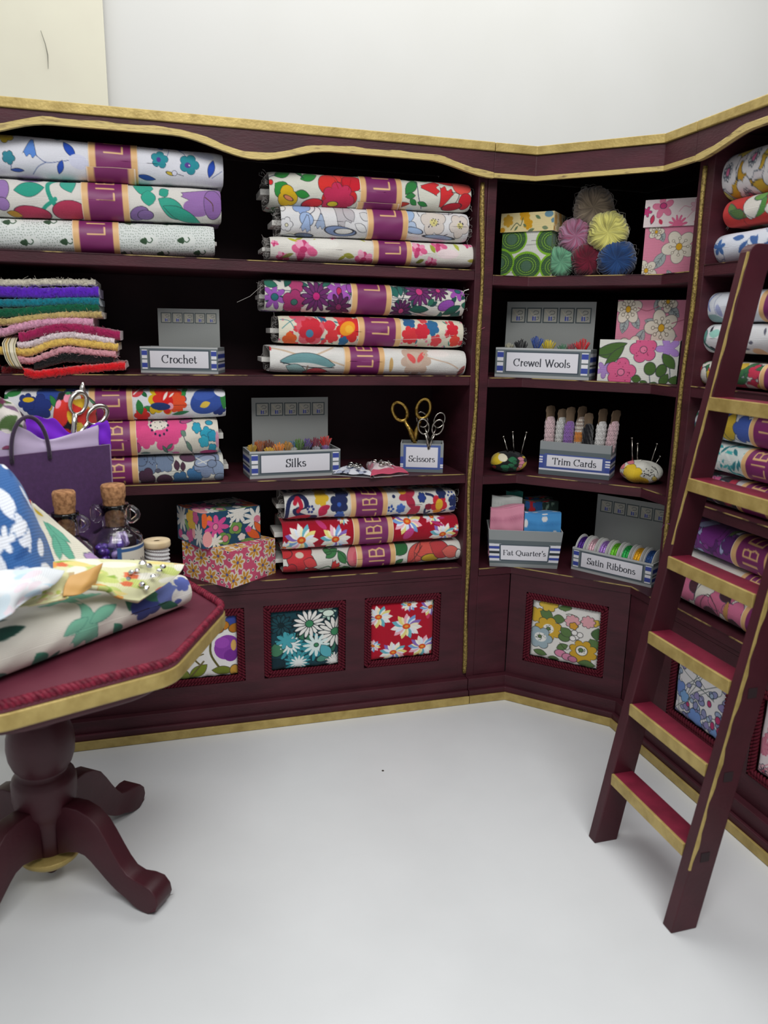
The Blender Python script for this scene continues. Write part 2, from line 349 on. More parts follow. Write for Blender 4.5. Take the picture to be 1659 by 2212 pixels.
# ================================================================== setting
S2 = math.sqrt(.5)
BX, DG = .18, .4756                     # short return of the corner unit, length of its diagonal
CX, CY = BX+DG*S2, -DG*S2
DY = CY-BX; DEP = .44; TH = .036
CR, GB, VB = 2.13, 2.10, 2.016
SH = [1.7067, 1.3255, .950, .5755]; CSH = [1.6917, 1.3185, .942, .5630]
wallm = mat('white_backdrop', 'c6c6c3', .55, var='c2c2be', vs=1.2)
floorm = mat('white_tabletop', 'dcdfe1', .35, var='d6d9db', vs=2.5, spec=.4)
cardm = mat('cream_board', 'd2cfbc', .6, var='cecab8', vs=3)
b = MB(); b.box(-5, 4.5, -5, 1.62, -.06, 0); tag(b.build('floor', floorm), 'white glossy tabletop under the cabinets, table and ladder', 'floor', kind='structure')
b = MB(); b.box(-5, 4.5, 1.62, 1.70, 0, 3.9); tag(b.build('wall_back', wallm), 'white backdrop wall behind the cabinets', 'wall', kind='structure')
xe = onY(228, 120, 1.56)
b = MB(); b.box(-4.6, xe[0], 1.55, 1.575, 0, 3.7); b.build('cream_board', cardm, bevel=.002)
o = bpy.data.objects['cream_board']; tag(o, 'cream backdrop board standing at the upper left before the white backdrop', 'board')
b = MB(); b.tube([onY(88, 66, 1.545), onY(98, 95, 1.545), onY(103, 118, 1.545), onY(104, 148, 1.545)], [.001, .0016, .0022, .001], 6); b.build('scratch', mat('dark_scratch', '77766c', .8), o)
for (x, y, s_) in ((827, 1665, .0035), (722, 1667, .0016), (1105, 1775, .0014), (600, 1880, .0013), (420, 1745, .0015)):
    pass
b = MB(); p = onZ(827, 1665, 0); b.lathe([(.001, 0), (.0045, 0), (.003, .002)], p, 10); tag(b.build('dark_speck', mat('dark_speck', '403a34', .8)), 'tiny dark speck on the white floor before the cabinets', 'speck')
# ------------------------------------------------------------------ cabinets
def recalc(o):
    import bmesh
    bm = bmesh.new(); bm.from_mesh(o.data); bmesh.ops.recalc_face_normals(bm, faces=bm.faces); bm.to_mesh(o.data); bm.free(); return o
LM = Matrix(((-1, 0, 0, 0), (0, 1, 0, 0), (0, 0, 1, 0), (0, 0, 0, 1)))
RM = Matrix(((0, 1, 0, CX), (-1, 0, 0, DY), (0, 0, 1, 0), (0, 0, 0, 1)))
DM = Matrix(((S2, S2, 0, BX), (-S2, S2, 0, 0), (0, 0, 1, 0), (0, 0, 0, 1)))     # diagonal: t along, d back
UM = Matrix.Identity(4)
def rope(mb, pts, r, pitch, n=2, fl=1.0):
    "two strands twisted round a closed or open path"
    P = [Vector(p) for p in pts]; L = [0]
    for a, c in zip(P, P[1:]): L.append(L[-1]+(c-a).length)
    N = max(8, int(L[-1]/pitch*8))
    for s_ in range(n):
        out = []
        for i in range(N+1):
            q = L[-1]*i/N; k = max(j for j in range(len(L)-1) if L[j] <= q+1e-9); t = (q-L[k])/max(1e-9, L[k+1]-L[k]); c = P[k].lerp(P[k+1], t); d = (P[k+1]-P[k]).normalized()
            w = d.orthogonal().normalized(); w2 = d.cross(w); a = 2*PI*(q/pitch+s_/n)
            out.append(c+(w*math.cos(a)+w2*math.sin(a)*fl)*r*.62)
        mb.tube(out, r*.54, 6)
def valance_pts(L, segs, half=False):
    "bottom edge of the valance: flat scallops between cusps"
    out = []
    cusps = [0, .83, 1.70]; dep = [VB, 2.016, 2.015]; flat = [2.058, 2.068]
    N = 64
    for i in range(N+1):
        t = L*i/N; k = 0 if t < cusps[1] else 1; u = (t-cusps[k])/(cusps[k+1]-cusps[k]); u = min(max(u, 0), 1)
        e = min(u, 1-u)/.30; e = min(e, 1); e = e*e*(3-2*e); base = dep[k]*(1-u)+dep[k+1]*u
        z = base+(flat[k]-base)*e; out.append((t, z))
    return out
def fabric_panel(parent, M, t0, t1, z0, z1, img):
    "padded print in a recess with a braid round it"
    g = .026; a0, a1, c0, c1 = t0+g, t1-g, z0+g, z1-g; N = 130
    U, V = np.meshgrid(np.linspace(0, 1, N), np.linspace(0, 1, N), indexing='ij')
    x = (1-U)*a0+U*a1 if M is not LM else (1-U)*a1+U*a0
    e = np.minimum(np.minimum(U, 1-U), np.minimum(V, 1-V)); puff = .012*(1-np.exp(-e*22))
    rg = .002*np.sin(U*31+V*9)*np.exp(-e*30)
    P = np.stack([x, .016-puff+rg, c1+(c0-c1)*V], -1); Mn = np.array(M); P = P@Mn[:3, :3].T+Mn[:3, 3]
    cm = CM(); cm.grid(P, img.sample(U, V), uv=np.stack([U*26, V*26], -1)); o = cm.build('fabric_panel', CLOTH, parent)
    b = MB(); b.M = M; r = .0135; q = [(t0+r, .004, z0+r), (t1-r, .004, z0+r), (t1-r, .004, z1-r), (t0+r, .004, z1-r), (t0+r, .004, z0+r)]
    q = [(x_+rnd.uniform(-.001, .001), y_, z_) for x_, y_, z_ in q]
    q1 = [(x_-(r*.42 if x_ < (t0+t1)/2 else -r*.42), y_, z_-(r*.42 if z_ < (z0+z1)/2 else -r*.42)) for x_, y_, z_ in q]; rope(b, q1, r*.60, .024, 2); q2 = [(x_+(r*.5 if x_ < (t0+t1)/2 else -r*.5), y_-.002, z_+(r*.5 if z_ < (z0+z1)/2 else -r*.5)) for x_, y_, z_ in q]; rope(b, q2, r*.60, .024, 2)
    b.build('braid_trim', BRAID, o, smooth=True)
    return o
def base_front(b, L0, L1, zt, openings, z0, z1, zb=.0996):
    "board with square openings"
    b.box(L0, L1, 0, .022, zb-.06, z0); b.box(L0, L1, 0, .022, z1, zt)
    e = [L0]+[k for o in openings for k in o]+[L1]
    for i in range(0, len(e), 2): b.box(e[i], e[i+1], 0, .022, z0, z1)
def goldline(parent, M, t0, t1, z, d=0, name='gold_edging'):
    b = MB(); b.M = M; b.box(t0, t1, d-.0012, d+.004, z-.0022, z+.0008); b.build(name, EDGE, parent)
def unit(name, M, L, label, openings, imgs, flip):
    root = empty(name, M @ Vector((0, 0, 0)), label, 'cabinet')
    P = lambda nm, mb, m=WOOD, bv=.0025: recalc(mb.build(nm, m, root, bevel=bv))
    for k, (a, c) in enumerate(((.0006, TH), (L-TH, L))):
        b = MB(); b.M = M; b.box(a, c, 0, DEP, .0, GB-.001); P('side_panel', b)
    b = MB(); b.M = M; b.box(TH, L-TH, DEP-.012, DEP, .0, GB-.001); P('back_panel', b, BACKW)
    for z in SH[:3]:
        b = MB(); b.M = M; b.box(TH, L-TH, .0015, DEP-.012, z-TH, z); P('shelf', b); goldline(root, M, TH, L-TH, z)
    b = MB(); b.M = M; b.box(TH, L-TH, -.004, DEP-.012, SH[3]-.034, SH[3]); P('counter_shelf', b); goldline(root, M, TH, L-TH, SH[3], -.004)
    b = MB(); b.M = M; b.box(TH, L-TH, .0, .03, SH[3]-.05, SH[3]-.0345); P('counter_moulding', b, bv=.002)
    b = MB(); b.M = M; base_front(b, TH, L-TH, SH[3]-.0505, openings, .181, .474); P('base_panel', b, bv=0)
    b = MB(); b.M = M; b.box(TH, L-TH, .028, .034, .12, .50); P('base_backing', b, bv=0)
    for (a, c), im in zip(openings, imgs): fabric_panel(root, M, a, c, .181, .474, im)
    b = MB(); b.M = M; b.box(0.001, L, -.030, -.0005, .0, .0996); P('plinth', b)
    b = MB(); b.M = M; b.box(0.001, L, -.046, -.0305, .0, .055); P('plinth_step', b, bv=.004)
    b = MB(); b.M = M; b.box(0.001, L, -.0552, -.0465, .001, .034); P('gold_skirting', b, GOLD, .002)
    pts = valance_pts(L, 0)
    b = MB(); b.M = M
    for (t, z), (t2, z2) in zip(pts, pts[1:]): b.hexa([(t, -.0444, z), (t2, -.0444, z2), (t2, -.022, z2), (t, -.022, z), (t, -.0444, GB-.0005), (t2, -.0444, GB-.0005), (t2, -.022, GB-.0005), (t, -.022, GB-.0005)])
    P('valance', b, bv=0)
    b = MB(); b.M = M; w = .0165
    for (t, z), (t2, z2) in zip(pts, pts[1:]): b.hexa([(t, -.0462, z-.002), (t2, -.0462, z2-.002), (t2, -.030, z2-.002), (t, -.030, z-.002), (t, -.0462, z+w+.003*math.sin(t*40)), (t2, -.0462, z2+w+.003*math.sin(t2*40)), (t2, -.0447, z2+w), (t, -.0447, z+w)])
    P('valance_gold_edge', b, GOLDV, 0)
    b = MB(); b.M = M; b.box(.001, L, -.0215, DEP, GB-.0004, GB+.012); P('top_board', b)
    b = MB(); b.M = M; b.box(0.001, L, -.0520, -.02, GB+.0005, CR); P('gold_crown', b, GOLD, .003)
    b = MB(); b.M = M; b.box(0.001, L, -.0195, .0, GB+.013, CR-.004); P('gold_crown_back', b, GOLD, .002)
    return root
def offp(off):
    tn = math.tan(PI/8); return [(BX-off*tn, -off), (CX-off, CY-off*tn)]
def corner_unit(img):
    root = empty('corner_cabinet', (0, 0, 0), 'maroon angled corner display cabinet joining the two long cabinets, yarn balls on its top shelf', 'cabinet')
    P = lambda nm, mb, m=WOOD, bv=.0025: recalc(mb.build(nm, m, root, bevel=bv))
    BXx, BYy = CX+DEP, DEP
    b = MB(); b.box(.0006, TH, 0, DEP, 0, GB-.001); P('side_panel', b)
    b = MB(); b.box(CX, CX+DEP, DY+.0006, DY+TH, 0, GB-.001); P('side_panel', b)
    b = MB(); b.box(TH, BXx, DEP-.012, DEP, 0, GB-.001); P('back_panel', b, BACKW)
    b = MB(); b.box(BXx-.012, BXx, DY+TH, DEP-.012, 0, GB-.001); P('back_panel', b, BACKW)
    def poly(f, bk=.012):
        (bx, by), (cx_, cy_) = offp(f); return [(TH, -f), (bx, by), (cx_, cy_), (CX-f, DY+TH), (BXx-bk, DY+TH), (BXx-bk, BYy-bk), (TH, BYy-bk)]
    for i, z in enumerate(CSH):
        b = MB(); f = -.0015 if i < 3 else .004; b.prism(poly(f), z-(TH if i < 3 else .03), z); P('shelf' if i < 3 else 'counter_shelf', b)
        b = MB()
        q0, q1 = poly(f-.004)[:4], poly(f+.0016)[:4]
        for k in range(3): b.hexa([(*q0[k], z-.0022), (*q0[k+1], z-.0022), (*q1[k+1], z-.0022), (*q1[k], z-.0022), (*q0[k], z+.0008), (*q0[k+1], z+.0008), (*q1[k+1], z+.0008), (*q1[k], z+.0008)])
        P('gold_edging', b, EDGE, 0)
    zt = CSH[3]-.0305
    def band(name, f0, f1, z0, z1, m=WOOD, bv=.002, ends=True):
        def q(f):
            (bx, by), (cx_, cy_) = offp(f); return [(.001 if ends else TH, -f), (bx, by), (cx_, cy_), (CX-f, DY+.001 if ends else DY+TH)]
        a, c = q(f0), q(f1); b = MB(); n = 4; vs = [(*p, z0) for p in a]+[(*p, z0) for p in c]+[(*p, z1) for p in a]+[(*p, z1) for p in c]; fs = []
        for i in range(3): fs += [(i, i+1, i+5, i+4), (i+8, i+12, i+13, i+9), (i, i+8, i+9, i+1), (i+4, i+5, i+13, i+12)]
        fs += [(0, 4, 12, 8), (3, 11, 15, 7)]; b.add(vs, fs); return P(name, b, m, bv)
    b = MB(); b.box(TH, BX-.002, .002, .02, .0998, zt); P('return_panel', b)
    b = MB(); b.box(CX+.002, CX+.02, DY+TH, CY+.0, .0998, zt); P('return_panel', b)
    b = MB(); b.M = DM; base_front(b, .0, DG, zt, [(.07, .40)], .168, .466, .1598); P('base_panel', b, bv=0)
    b = MB(); b.M = DM; b.box(.02, DG-.02, .028, .034, .12, .50); P('base_backing', b, bv=0)
    fabric_panel(root, DM, .07, .40, .168, .466, img)
    band('plinth', .030, -.012, 0, .0996); band('plinth_step', .046, .0302, 0, .055, bv=.003); band('gold_skirting', .0552, .0462, .001, .034, GOLD)
    band('valance', .0444, .022, 2.018, GB-.0005); band('valance_gold_edge', .0462, .0447, 2.016, 2.031, GOLDV, 0); band('valance_gold_lip', .0445, .030, 2.0165, 2.0178, GOLDV, 0)
    band('gold_crown', .052, .02, GB+.0005, CR-.001, GOLD)
    (bx, by), (cx_, cy_) = offp(.0195); b = MB(); b.prism([(.001, -.0195), (bx, by), (cx_, cy_), (CX-.0195, DY+.001), (BXx, DY+.001), (BXx, BYy), (.001, BYy)], GB-.0004, CR-.006); P('top_board', b)
    for (x0, y0, dx, dy, ph) in ((-.0145, -.0035, 1, 0, 0), (CX-.0035, DY+.002, 0, 1, 2.1)):
        b = MB(); pts = []; rr = []; zs = np.linspace(.118, 2.004, 110)
        for z in zs:
            w = .006*math.sin(z*5.3+ph)+.0035*math.sin(z*12+ph*2); pts.append((x0+dx*w, y0+dy*w, z)); rr.append(.0062+.0034*math.sin(z*7.5+ph)**2*(1 if ph == 0 else .5))
        b.tube(pts, rr, 8)
        o = b.build('gold_braid', BRAIDG, root, smooth=True)
    return root
# ================================================================== prints for the cupboard panels (crop units)
OW = '1d2430'
def panel_cv(bg): return Cv((0, 0), (100, 0), (0, 100), bg, q=.4, ow=.9)
TEAL = panel_cv('17414c').run('''
e 12 20 14 12 0 123a40;d 30 60 26 14 3f9aa6 0c2028;d 66 62 28 16 2e8e9c 0c2028;e 50 46 13 6 20 3d7a5c;e 88 66 12 7 100 35705a;e 10 64 9 13 30 47805f;e 80 84 14 6 160 4f9080
d 38 88 20 14 3f9aa6;d 92 90 13 12 f0f2ee;d 82 8 14 9 bfe0cf;e 8 90 12 10 0 12303a''', '0d1c24')
TEAL.run('m 56 25 23 15 f3f1ec 3f8a5e;m 94 42 25 14 f1efe9 3f8a5e;m 15 24 16 12 1d4b55 0d2a30;d 28 58 16 14 e9f2f0 -;d 66 62 20 12 dff0ee -;d 40 90 13 12 eef4f2 -;d 22 50 15 7 4aa7b4;l 80 74 13 8 60 58aebb;e 66 62 3 3 0 3f8a5e;d 92 92 11 11 f2f2ee;e 84 10 8 5 0 dff0e2', '0d1c24')
def reddaisy(cv, spots, s=1.0):
    for i, (x, y, r) in enumerate(spots):
        r *= s
        for k in range(11):
            t = 2*PI*k/11+i; cc = ['f3efe6', '7fa8e0', 'f0e28a', 'f6f3ee', '8f6fc0', 'f3b8c8', '6fb8c8'][(k*3+i) % 7]
            cv.shape('l', x+.6*r*math.cos(t), y+.48*r*math.sin(t), r*.46, r*.18, math.degrees(t), cc, None)
            cv.shape('l', x+.5*r*math.cos(t+.2), y+.4*r*math.sin(t+.2), r*.36, r*.11, math.degrees(t+.2), ['fdf9f0', 'e8f0ff', 'fff3c0'][k % 3], None)
        cv.shape('e', x, y, r*.26, r*.2, 0, 'e0521f', None); cv.shape('e', x, y, r*.13, r*.09, 0, 'f0a03a', None)
    return cv
REDP = panel_cv('b50f2b'); REDP.run('e 50 8 3 7 10 d9406a -;e 90 28 3 6 0 d9406a -;e 50 58 2.5 7 8 d9406a -'); reddaisy(REDP, [(12, 24, 21), (60, 7, 13), (94, 14, 17), (56, 44, 24), (36, 88, 21), (82, 82, 22), (4, 74, 12)])
PURP = panel_cv('eceae8').run('''e 92 10 9 8 0 3a4a9a;e 80 16 8 7 0 c07a22;e 96 22 8 7 0 b8731f;e 72 22 8 6 0 b06a20;e 60 10 9 6 0 48589a;s 3 5f5a2a 64 30 62 60 74 86;e 84 52 17 20 10 8d3fa8 -;e 78 44 10 9 0 a04cb8 -;e 90 66 10 10 0 7a2f96 -;e 94 50 4 9 0 dcae62 -
l 44 88 16 8 -40 7c8a2a;l 78 90 15 7 8 74802a;l 22 92 14 9 40 7c8a3a;s 2.5 6b5f38 38 66 46 76;s 2.5 6b5f38 34 96 52 72;e 30 70 6 6 0 c06a9a;e 34 56 5 5 0 c882a8;s 2 6b5f38 30 50 40 62 52 60;e 10 60 12 14 30 8d3fa8;e 94 92 6 9 0 c9983a''', '544a3a')
CRM = panel_cv('e6e4df').run('''f 8 26 13 6 d9b036;l 22 22 10 8 20 5f7d4a;l 40 26 9 7 0 5f7d4a;f 24 3 14 7 d9b84a;f 92 22 6 5 d9b84a;f 60 26 11 8 e3a8b0;f 62 33 6 5 d9a03a;f 82 22 10 8 e3a8b0;f 26 46 20 7 d4ab38;e 26 46 8 8 0 f3efe6 -;p 26 46 8 20 .6 243;e 26 46 2.5 2.5 0 5f7d4a;e 50 55 8 7 0 5f7d4a;l 52 46 10 7 40 5f7d4a;l 96 40 10 8 90 4f6f44;l 92 58 10 8 60 5f7d4a
f 14 64 19 6 9fb4bd;e 15 63 9 8 0 f0f0ec -;p 15 63 8 22 .6 243;e 14 62 2.4 2.4 0 5f7d4a;f 78 74 20 8 d2a632;e 76 72 8 8 0 f3efe6;p 76 72 6 12 .7 243;e 75 71 3 3 0 5f7d4a;e 46 84 8 6 0 d98aa8;e 56 88 7 6 0 d98aa8;e 64 90 6 5 0 c97a9a;l 16 90 10 5 10 5f7d4a;l 84 94 12 7 0 5f7d4a;l 36 96 8 4 0 5f7d4a;l 48 72 9 5 -30 5f7d4a;s .8 443 44 66 54 76 60 70;e 66 50 5 5 0 efedea;e 72 46 4 4 0 efedea;e 64 44 4 4 0 efedea;e 62 54 4 4 0 efedea;l 48 6 5 9 80 5f7d4a;s .9 443 50 16 56 14 66 16''', '3a3a38')
BLU = panel_cv('e4e3e4')
for i in range(9): BLU.run('s .9 455 %d %d %d %d %d %d' % tuple(rnd.randint(0, 100) for _ in range(6)))
BLU.scatter(15, ['e X Y 4.5 6 A 8a8fb8', 'f X Y 6 3 8fa4cc', 'e X Y 3.5 3.5 A 9fb4cc', 'l X Y 5 3 A 9a9cc4', 'e X Y 2.6 3.4 A c0326a', 'f X Y 6.5 4 8c88b4', 'e X Y 4 5 A 98a8c8'], 5)
BLU.scatter(60, ['e X Y 4 5.5 A 8a90bc', 'l X Y 5 3 A 9a9cc4', 'e X Y 3 3.5 A a0b4cc', 'f X Y 5.5 3 9088ba'], 9).run('f 12 60 12 5 6f8fd0;f 22 68 9 5 7aa8d8;f 46 90 14 5 6f94d4;f 88 96 14 6 7aa0d8;e 70 55 3.4 4 0 b8306a;e 88 70 4 5 0 b8306a;f 14 10 9 4 8ab0d0;e 30 76 3 3 0 b8306a;e 80 82 3.4 5 0 b8306a;e 92 84 3.4 5 0 b8306a')
PNK = panel_cv('eadfe2').scatter(34, ['d X Y 12 6 d8879c c0406a', 'q X Y 9 7 e6b4be c0506a', 'e X Y 3 5 A c83a60', 's 1 d07088 X Y 50 50'], 4, None)
FILL = panel_cv('e8e4dc').scatter(30, ['q X Y 10 6 d9b84a 5a7', 'l X Y 8 4 A 5f7d4a', 'q X Y 8 5 b06ab0 e8c'], 14)
left_cabinet = unit('display_cabinet', LM, 1.70, 'long maroon display cabinet on the left with scalloped gold-edged valance', [(.12, .435), (.51, .827), (.898, 1.215), (1.29, 1.60)], [REDP, TEAL, PURP, FILL], 1)
right_cabinet = unit('display_cabinet', RM, 1.70, 'long maroon display cabinet on the right, running towards the viewer behind the ladder', [(.092, .395), (.49, .80), (.89, 1.20), (1.29, 1.60)], [BLU, PNK, FILL, TEAL], 0)
corner_cabinet = corner_unit(CRM)
# ================================================================== bolts of cloth
def ring(h, D, nf=64, nt=12, nb=6, s=1.0):
    "section of a flattened roll: (depth, height, print coordinate)"
    R = h/2; out = []
    for i in range(nt): k = i/nt; out.append((R+D*(1-k), R, -D*(1-k)/h))
    for i in range(nf+1):
        a = PI/2-PI*i/nf; ca = math.cos(a); out.append((R-R*abs(ca)**.85*1.0, R*math.sin(a), .5-.5*(.55*math.sin(a)+.45*a/(PI/2))))
    for i in range(1, nt+1): k = i/nt; out.append((R+D*k, -R, 1+D*k/h))
    for i in range(1, nb): a = -PI/2+PI*i/nb; out.append((R+D+R*math.cos(a)*.6, R*math.sin(a), 1+D/h))
    return out
def letters(cv, x0, x1, ybase, size, word='LIBERTY', col='d9b27a'):
    "capitals running up the band; x0..x1 is the cap height"
    g = {'L': (.55, [(0, 0, 0, 1), (0, 0, .5, 0)]), 'I': (.16, [(0, 0, 0, 1)]), 'B': (.62, [(0, 0, 0, 1), (0, 1, .4, 1), (.4, 1, .48, .75), (.48, .75, .4, .53), (0, .53, .4, .53), (.4, .53, .54, .27), (.54, .27, .42, 0), (0, 0, .42, 0)]),
         'E': (.56, [(0, 0, 0, 1), (0, 0, .5, 0), (0, .5, .42, .5), (0, 1, .5, 1)]), 'R': (.6, [(0, 0, 0, 1), (0, 1, .42, 1), (.42, 1, .5, .75), (.5, .75, .4, .5), (0, .5, .4, .5), (.3, .5, .52, 0)]), 'T': (.6, [(.28, 0, .28, 1), (0, 1, .56, 1)]), 'Y': (.6, [(.28, 0, .28, .5), (.28, .5, 0, 1), (.28, .5, .56, 1)])}
    y = ybase
    for c in word:
        w, st = g[c]
        for a in st: cv.line([(x1-(x1-x0)*a[1], y-a[0]*size), (x1-(x1-x0)*a[3], y-a[2]*size)], size*.11, col)
        y -= (w+.26)*size
def bolt(label, A, B, h0, h1, nrm, cv, band, txt, D=.15, cap='8a8580', stub=(1, 0), group=None, flap=0, nf=88, nu=400, fuzz=(0, 0), wr=.0025, thread=()):
    "A,B: left and right end of the axis of the front roll (as one looks at it); nrm points out of the shelf"
    A, B = np.array(A, float), np.array(B, float); ax = B-A; L = np.linalg.norm(ax); e = ax/L; n = np.array(nrm, float); up = np.cross(n, e)*-1
    if up[2] < 0: up = -up
    root = empty('fabric_bolt', A+e*L/2-n*(h0/2)-up*(h0+h1)/4, label, 'fabric bolt', group)
    sd = rnd.random()*10
    def surf(us, grow=0, xs=None, shrink=None):
        P = []; V = None
        for k, u in enumerate(us):
            h = h0+(h1-h0)*u; r = np.array(ring(h+2*grow, D, nf)); sc = 1 if shrink is None else shrink[k]
            endt = 1-.07*math.exp(-u*L/.012)-.07*math.exp(-(1-u)*L/.012) if grow == 0 else 1
            d, z, v = r[:, 0]-grow, r[:, 1], r[:, 2]; ph = v*7+sd
            w = wr*(np.sin(u*17+ph)*.5+np.sin(u*41+ph*1.7+sd)*.3+np.sin(u*9-ph*.6)*.6)
            d = (d-h/2)*sc*endt+h/2+w*.8; z = z*sc*endt+w*.5*np.sign(z)
            c = A+e*(xs[k] if xs is not None else u*L)
            P.append(c[None]-n[None]*(d[:, None]-h/2)+up[None]*z[:, None]); V = v
        return np.array(P), V
    cm = CM(); us = np.linspace(0, 1, nu); P, V = surf(us); U, VV = np.meshgrid(us, V, indexing='ij')
    arcl = np.cumsum(np.r_[0, np.linalg.norm(np.diff(P[0], axis=0), axis=1)]); uv = np.stack(np.meshgrid(us*L*85, arcl*85, indexing='ij'), -1)
    cm.grid(P, cv.sample(U, VV), uv=uv, closed=True)
    for end in (0, 1):
        xs = [0, .002, .004, .03, .03] if end == 0 else [L, L-.002, L-.004, L-.03, L-.03]
        P, _ = surf([end]*5, xs=xs, shrink=[1, .93, .80, .74, .02]); C = np.empty(P.shape); C[:] = hx(cap)*.9; C[0] = cv.sample(np.full(len(V), float(end)), V); C[1] = hx(cap); C[3:] = hx(cap)*.7
        cm.grid(P, C, closed=True, flip=end == 0)
    cloth = cm.build('rolled_fabric', CLOTH, root)
    if band:
        b0, b1 = band; nb = 64
        w = (b1-b0)*L; H = (h0+h1)/2*1.35; Wc = 100; Hc = Wc*H/w
        c2 = Cv((0, 0), (Wc, 0), (0, Hc), '7a2a62', q=.9)
        c2.line([(7, 0), (7, Hc)], 15, 'd9ae78'); c2.line([(93, 0), (93, Hc)], 15, 'd9ae78'); c2.line([(0, 0), (0, Hc)], 3, 'e8dcd0'); c2.line([(100, 0), (100, Hc)], 3, 'e8dcd0')
        letters(c2, 32, 68, Hc*(txt[0]), 34*(txt[1] if len(txt) > 1 else 1))
        us = np.linspace(b0, b1, nb); P, V = surf(us, grow=.0022); U, VV = np.meshgrid((us-b0)/(b1-b0), V, indexing='ij'); bm = CM(); bm.grid(P, c2.sample(U, np.clip(VV, 0, 1)), closed=True)
        if flap:
            us = np.linspace(b0-.012, b1-.012, 24); k0, k1 = (int(12+nf*flap), int(12+nf*1.0)); P, V = surf(us, grow=.0048); P = P[:, k0:k1]; U, VV = np.meshgrid((us-us[0])/(us[-1]-us[0]), V[k0:k1], indexing='ij')
            C = c2.sample(U, VV*0+.01); C[:, 0] = hx('e0c8a8'); bm.grid(P, C)
        bm.build('paper_band', SATIN, root)
    for k, s in enumerate(stub):
        if s:
            c = (A if k == 0 else B); d_ = -e if k == 0 else e; b = MB(); q = .005; q2 = h0*(.07 if s < 2 else .09); o = -up*h0*.05
            pts = [c+o+d_*(.011*s_ if s_ > 0 else .03*s_)+(-n)*(dd)+up*zz for dd in (h0*.2, h0*.2+D*.8) for s_ in (-.9, 1*s) for zz in (-q2, q2)]
            b.hexa([pts[0], pts[4], pts[6], pts[2], pts[1], pts[5], pts[7], pts[3]]); recalc(b.build('cardboard_core', CARDW, root, bevel=.002))
    for k, f in enumerate(fuzz):
        if f:
            b = MB(); c = (A if k == 0 else B); d_ = -e if k == 0 else e
            for _ in range(int(f)):
                a = rnd.uniform(0, 2*PI); r = h0*.45*rnd.uniform(.5, 1); p = c+up*r*math.sin(a)-n*(r*math.cos(a)*.8); q = p+d_*rnd.uniform(.006, .022)+up*rnd.uniform(-.016, .016)+n*rnd.uniform(-.012, .012)
                m = (p+q)/2+up*rnd.uniform(-.01, .01)+d_*.006; b.tube([p, m, q, q+up*rnd.uniform(-.012, .012)+d_*rnd.uniform(-.008, .008)], .0005, 4)
            tag(b.build('frayed_threads', FUZZ, root), kind='stuff')
    for (pts, m, r) in thread:
        b = MB(); b.tube([onY(x, y, yy) for x, y, yy in pts], r, 5); b.build('loose_thread', m, root, smooth=True)
    return root
CR1 = (0, 200, 2.9625); CR2 = (500, 250, 2.8603); CR5 = (500, 570, 2.8603); CR7 = (0, 800, 2.9625); CRB = (340, 1030, 2.37)
def shelfbolt(label, cr, tl, tr, bl, br, band, txt, bg, dsl, out='2a2a30', Y=.062, xl=None, **k):
    ox, oy, sc = cr; W_ = lambda p: onY(ox+p[0]/sc, oy+p[1]/sc, Y); a, b_, c, d = W_(tl), W_(tr), W_(bl), W_(br)
    if min(a[0], c[0]) < -1.650:
        f = (-1.650-min(a[0], c[0]))/(b_[0]-min(a[0], c[0])); a = a+(b_-a)*f; c = c+(d-c)*f; tl = tuple(np.array(tl)+(np.array(tr)-np.array(tl))*f); bl = tuple(np.array(bl)+(np.array(br)-np.array(bl))*f)
    A, B = (a+c)/2, (b_+d)/2; h0, h1 = a[2]-c[2], b_[2]-d[2]
    cv = Cv(tl, tr, bl, bg, q=2.0); cv.run(dsl, out) if isinstance(dsl, str) else dsl(cv)
    tot = tr[0]-tl[0]; bd = ((band[0]-tl[0])/tot, (band[1]-tl[0])/tot)
    return bolt(label, A, B, h0, h1, (0, -1, 0), cv, bd, txt, group='banded fabric bolts stacked in the left-hand cabinet', **k)
shelfbolt('white cotton bolt with blue tulips and teal flowers, topmost of the stack at top left', CR1, (-150, 258), (1422, 398), (-150, 530), (1422, 612), (542, 855), (.34,), 'dedfe8', '''
t 195 378 62 46 100 5b8ad6;s 3 334a8a 225 430 280 468 380 462 450 458 530 480;s 3 334a8a 280 468 230 490 190 530;l 427 400 62 24 55 2850b8;l 365 495 42 18 110 3055b8;f 58 436 38 5 37889a;s 3 334a8a 70 470 62 505;l 100 506 40 9 0 3a5ab0;f 40 300 55 6 d6b72c;f 345 285 45 5 3a7f86;l 500 300 40 14 20 3a5ac0
s 3 334a8a 930 370 990 358 1090 372 1150 420 1170 455;s 3 334a8a 1045 362 1060 400 1040 460;l 1005 372 24 18 60 2a4fb0;t 1170 375 55 34 180 2a52c0;l 1220 380 30 14 0 2a52c0;f 996 466 56 5 2f8f9c 1f3050;e 990 466 14 16 0 5a3f90 -;f 1190 502 66 5 2f8f9c 1f3050;e 1180 508 20 18 0 5a3f90 -;e 1190 508 5 5 0 eee -;l 1337 535 60 22 105 2b50b6;s 3 334a8a 1340 595 1410 552
l 905 572 60 14 8 27509f;s 3 334 1040 545 1100 560 1150 575;e 1060 555 24 10 20 c8b040;e 1090 555 16 16 0 dde;l 870 352 22 10 0 3355a8;l 1385 385 26 16 10 2f55b0;l 1080 330 40 14 0 2f7a8a;e 1290 440 70 30 10 ccd0e6 -;e 480 470 60 40 10 d4d6ea -;l -60 420 60 22 30 2850b8;f -110 360 40 5 37889a''', flap=.62, stub=(0, 0))
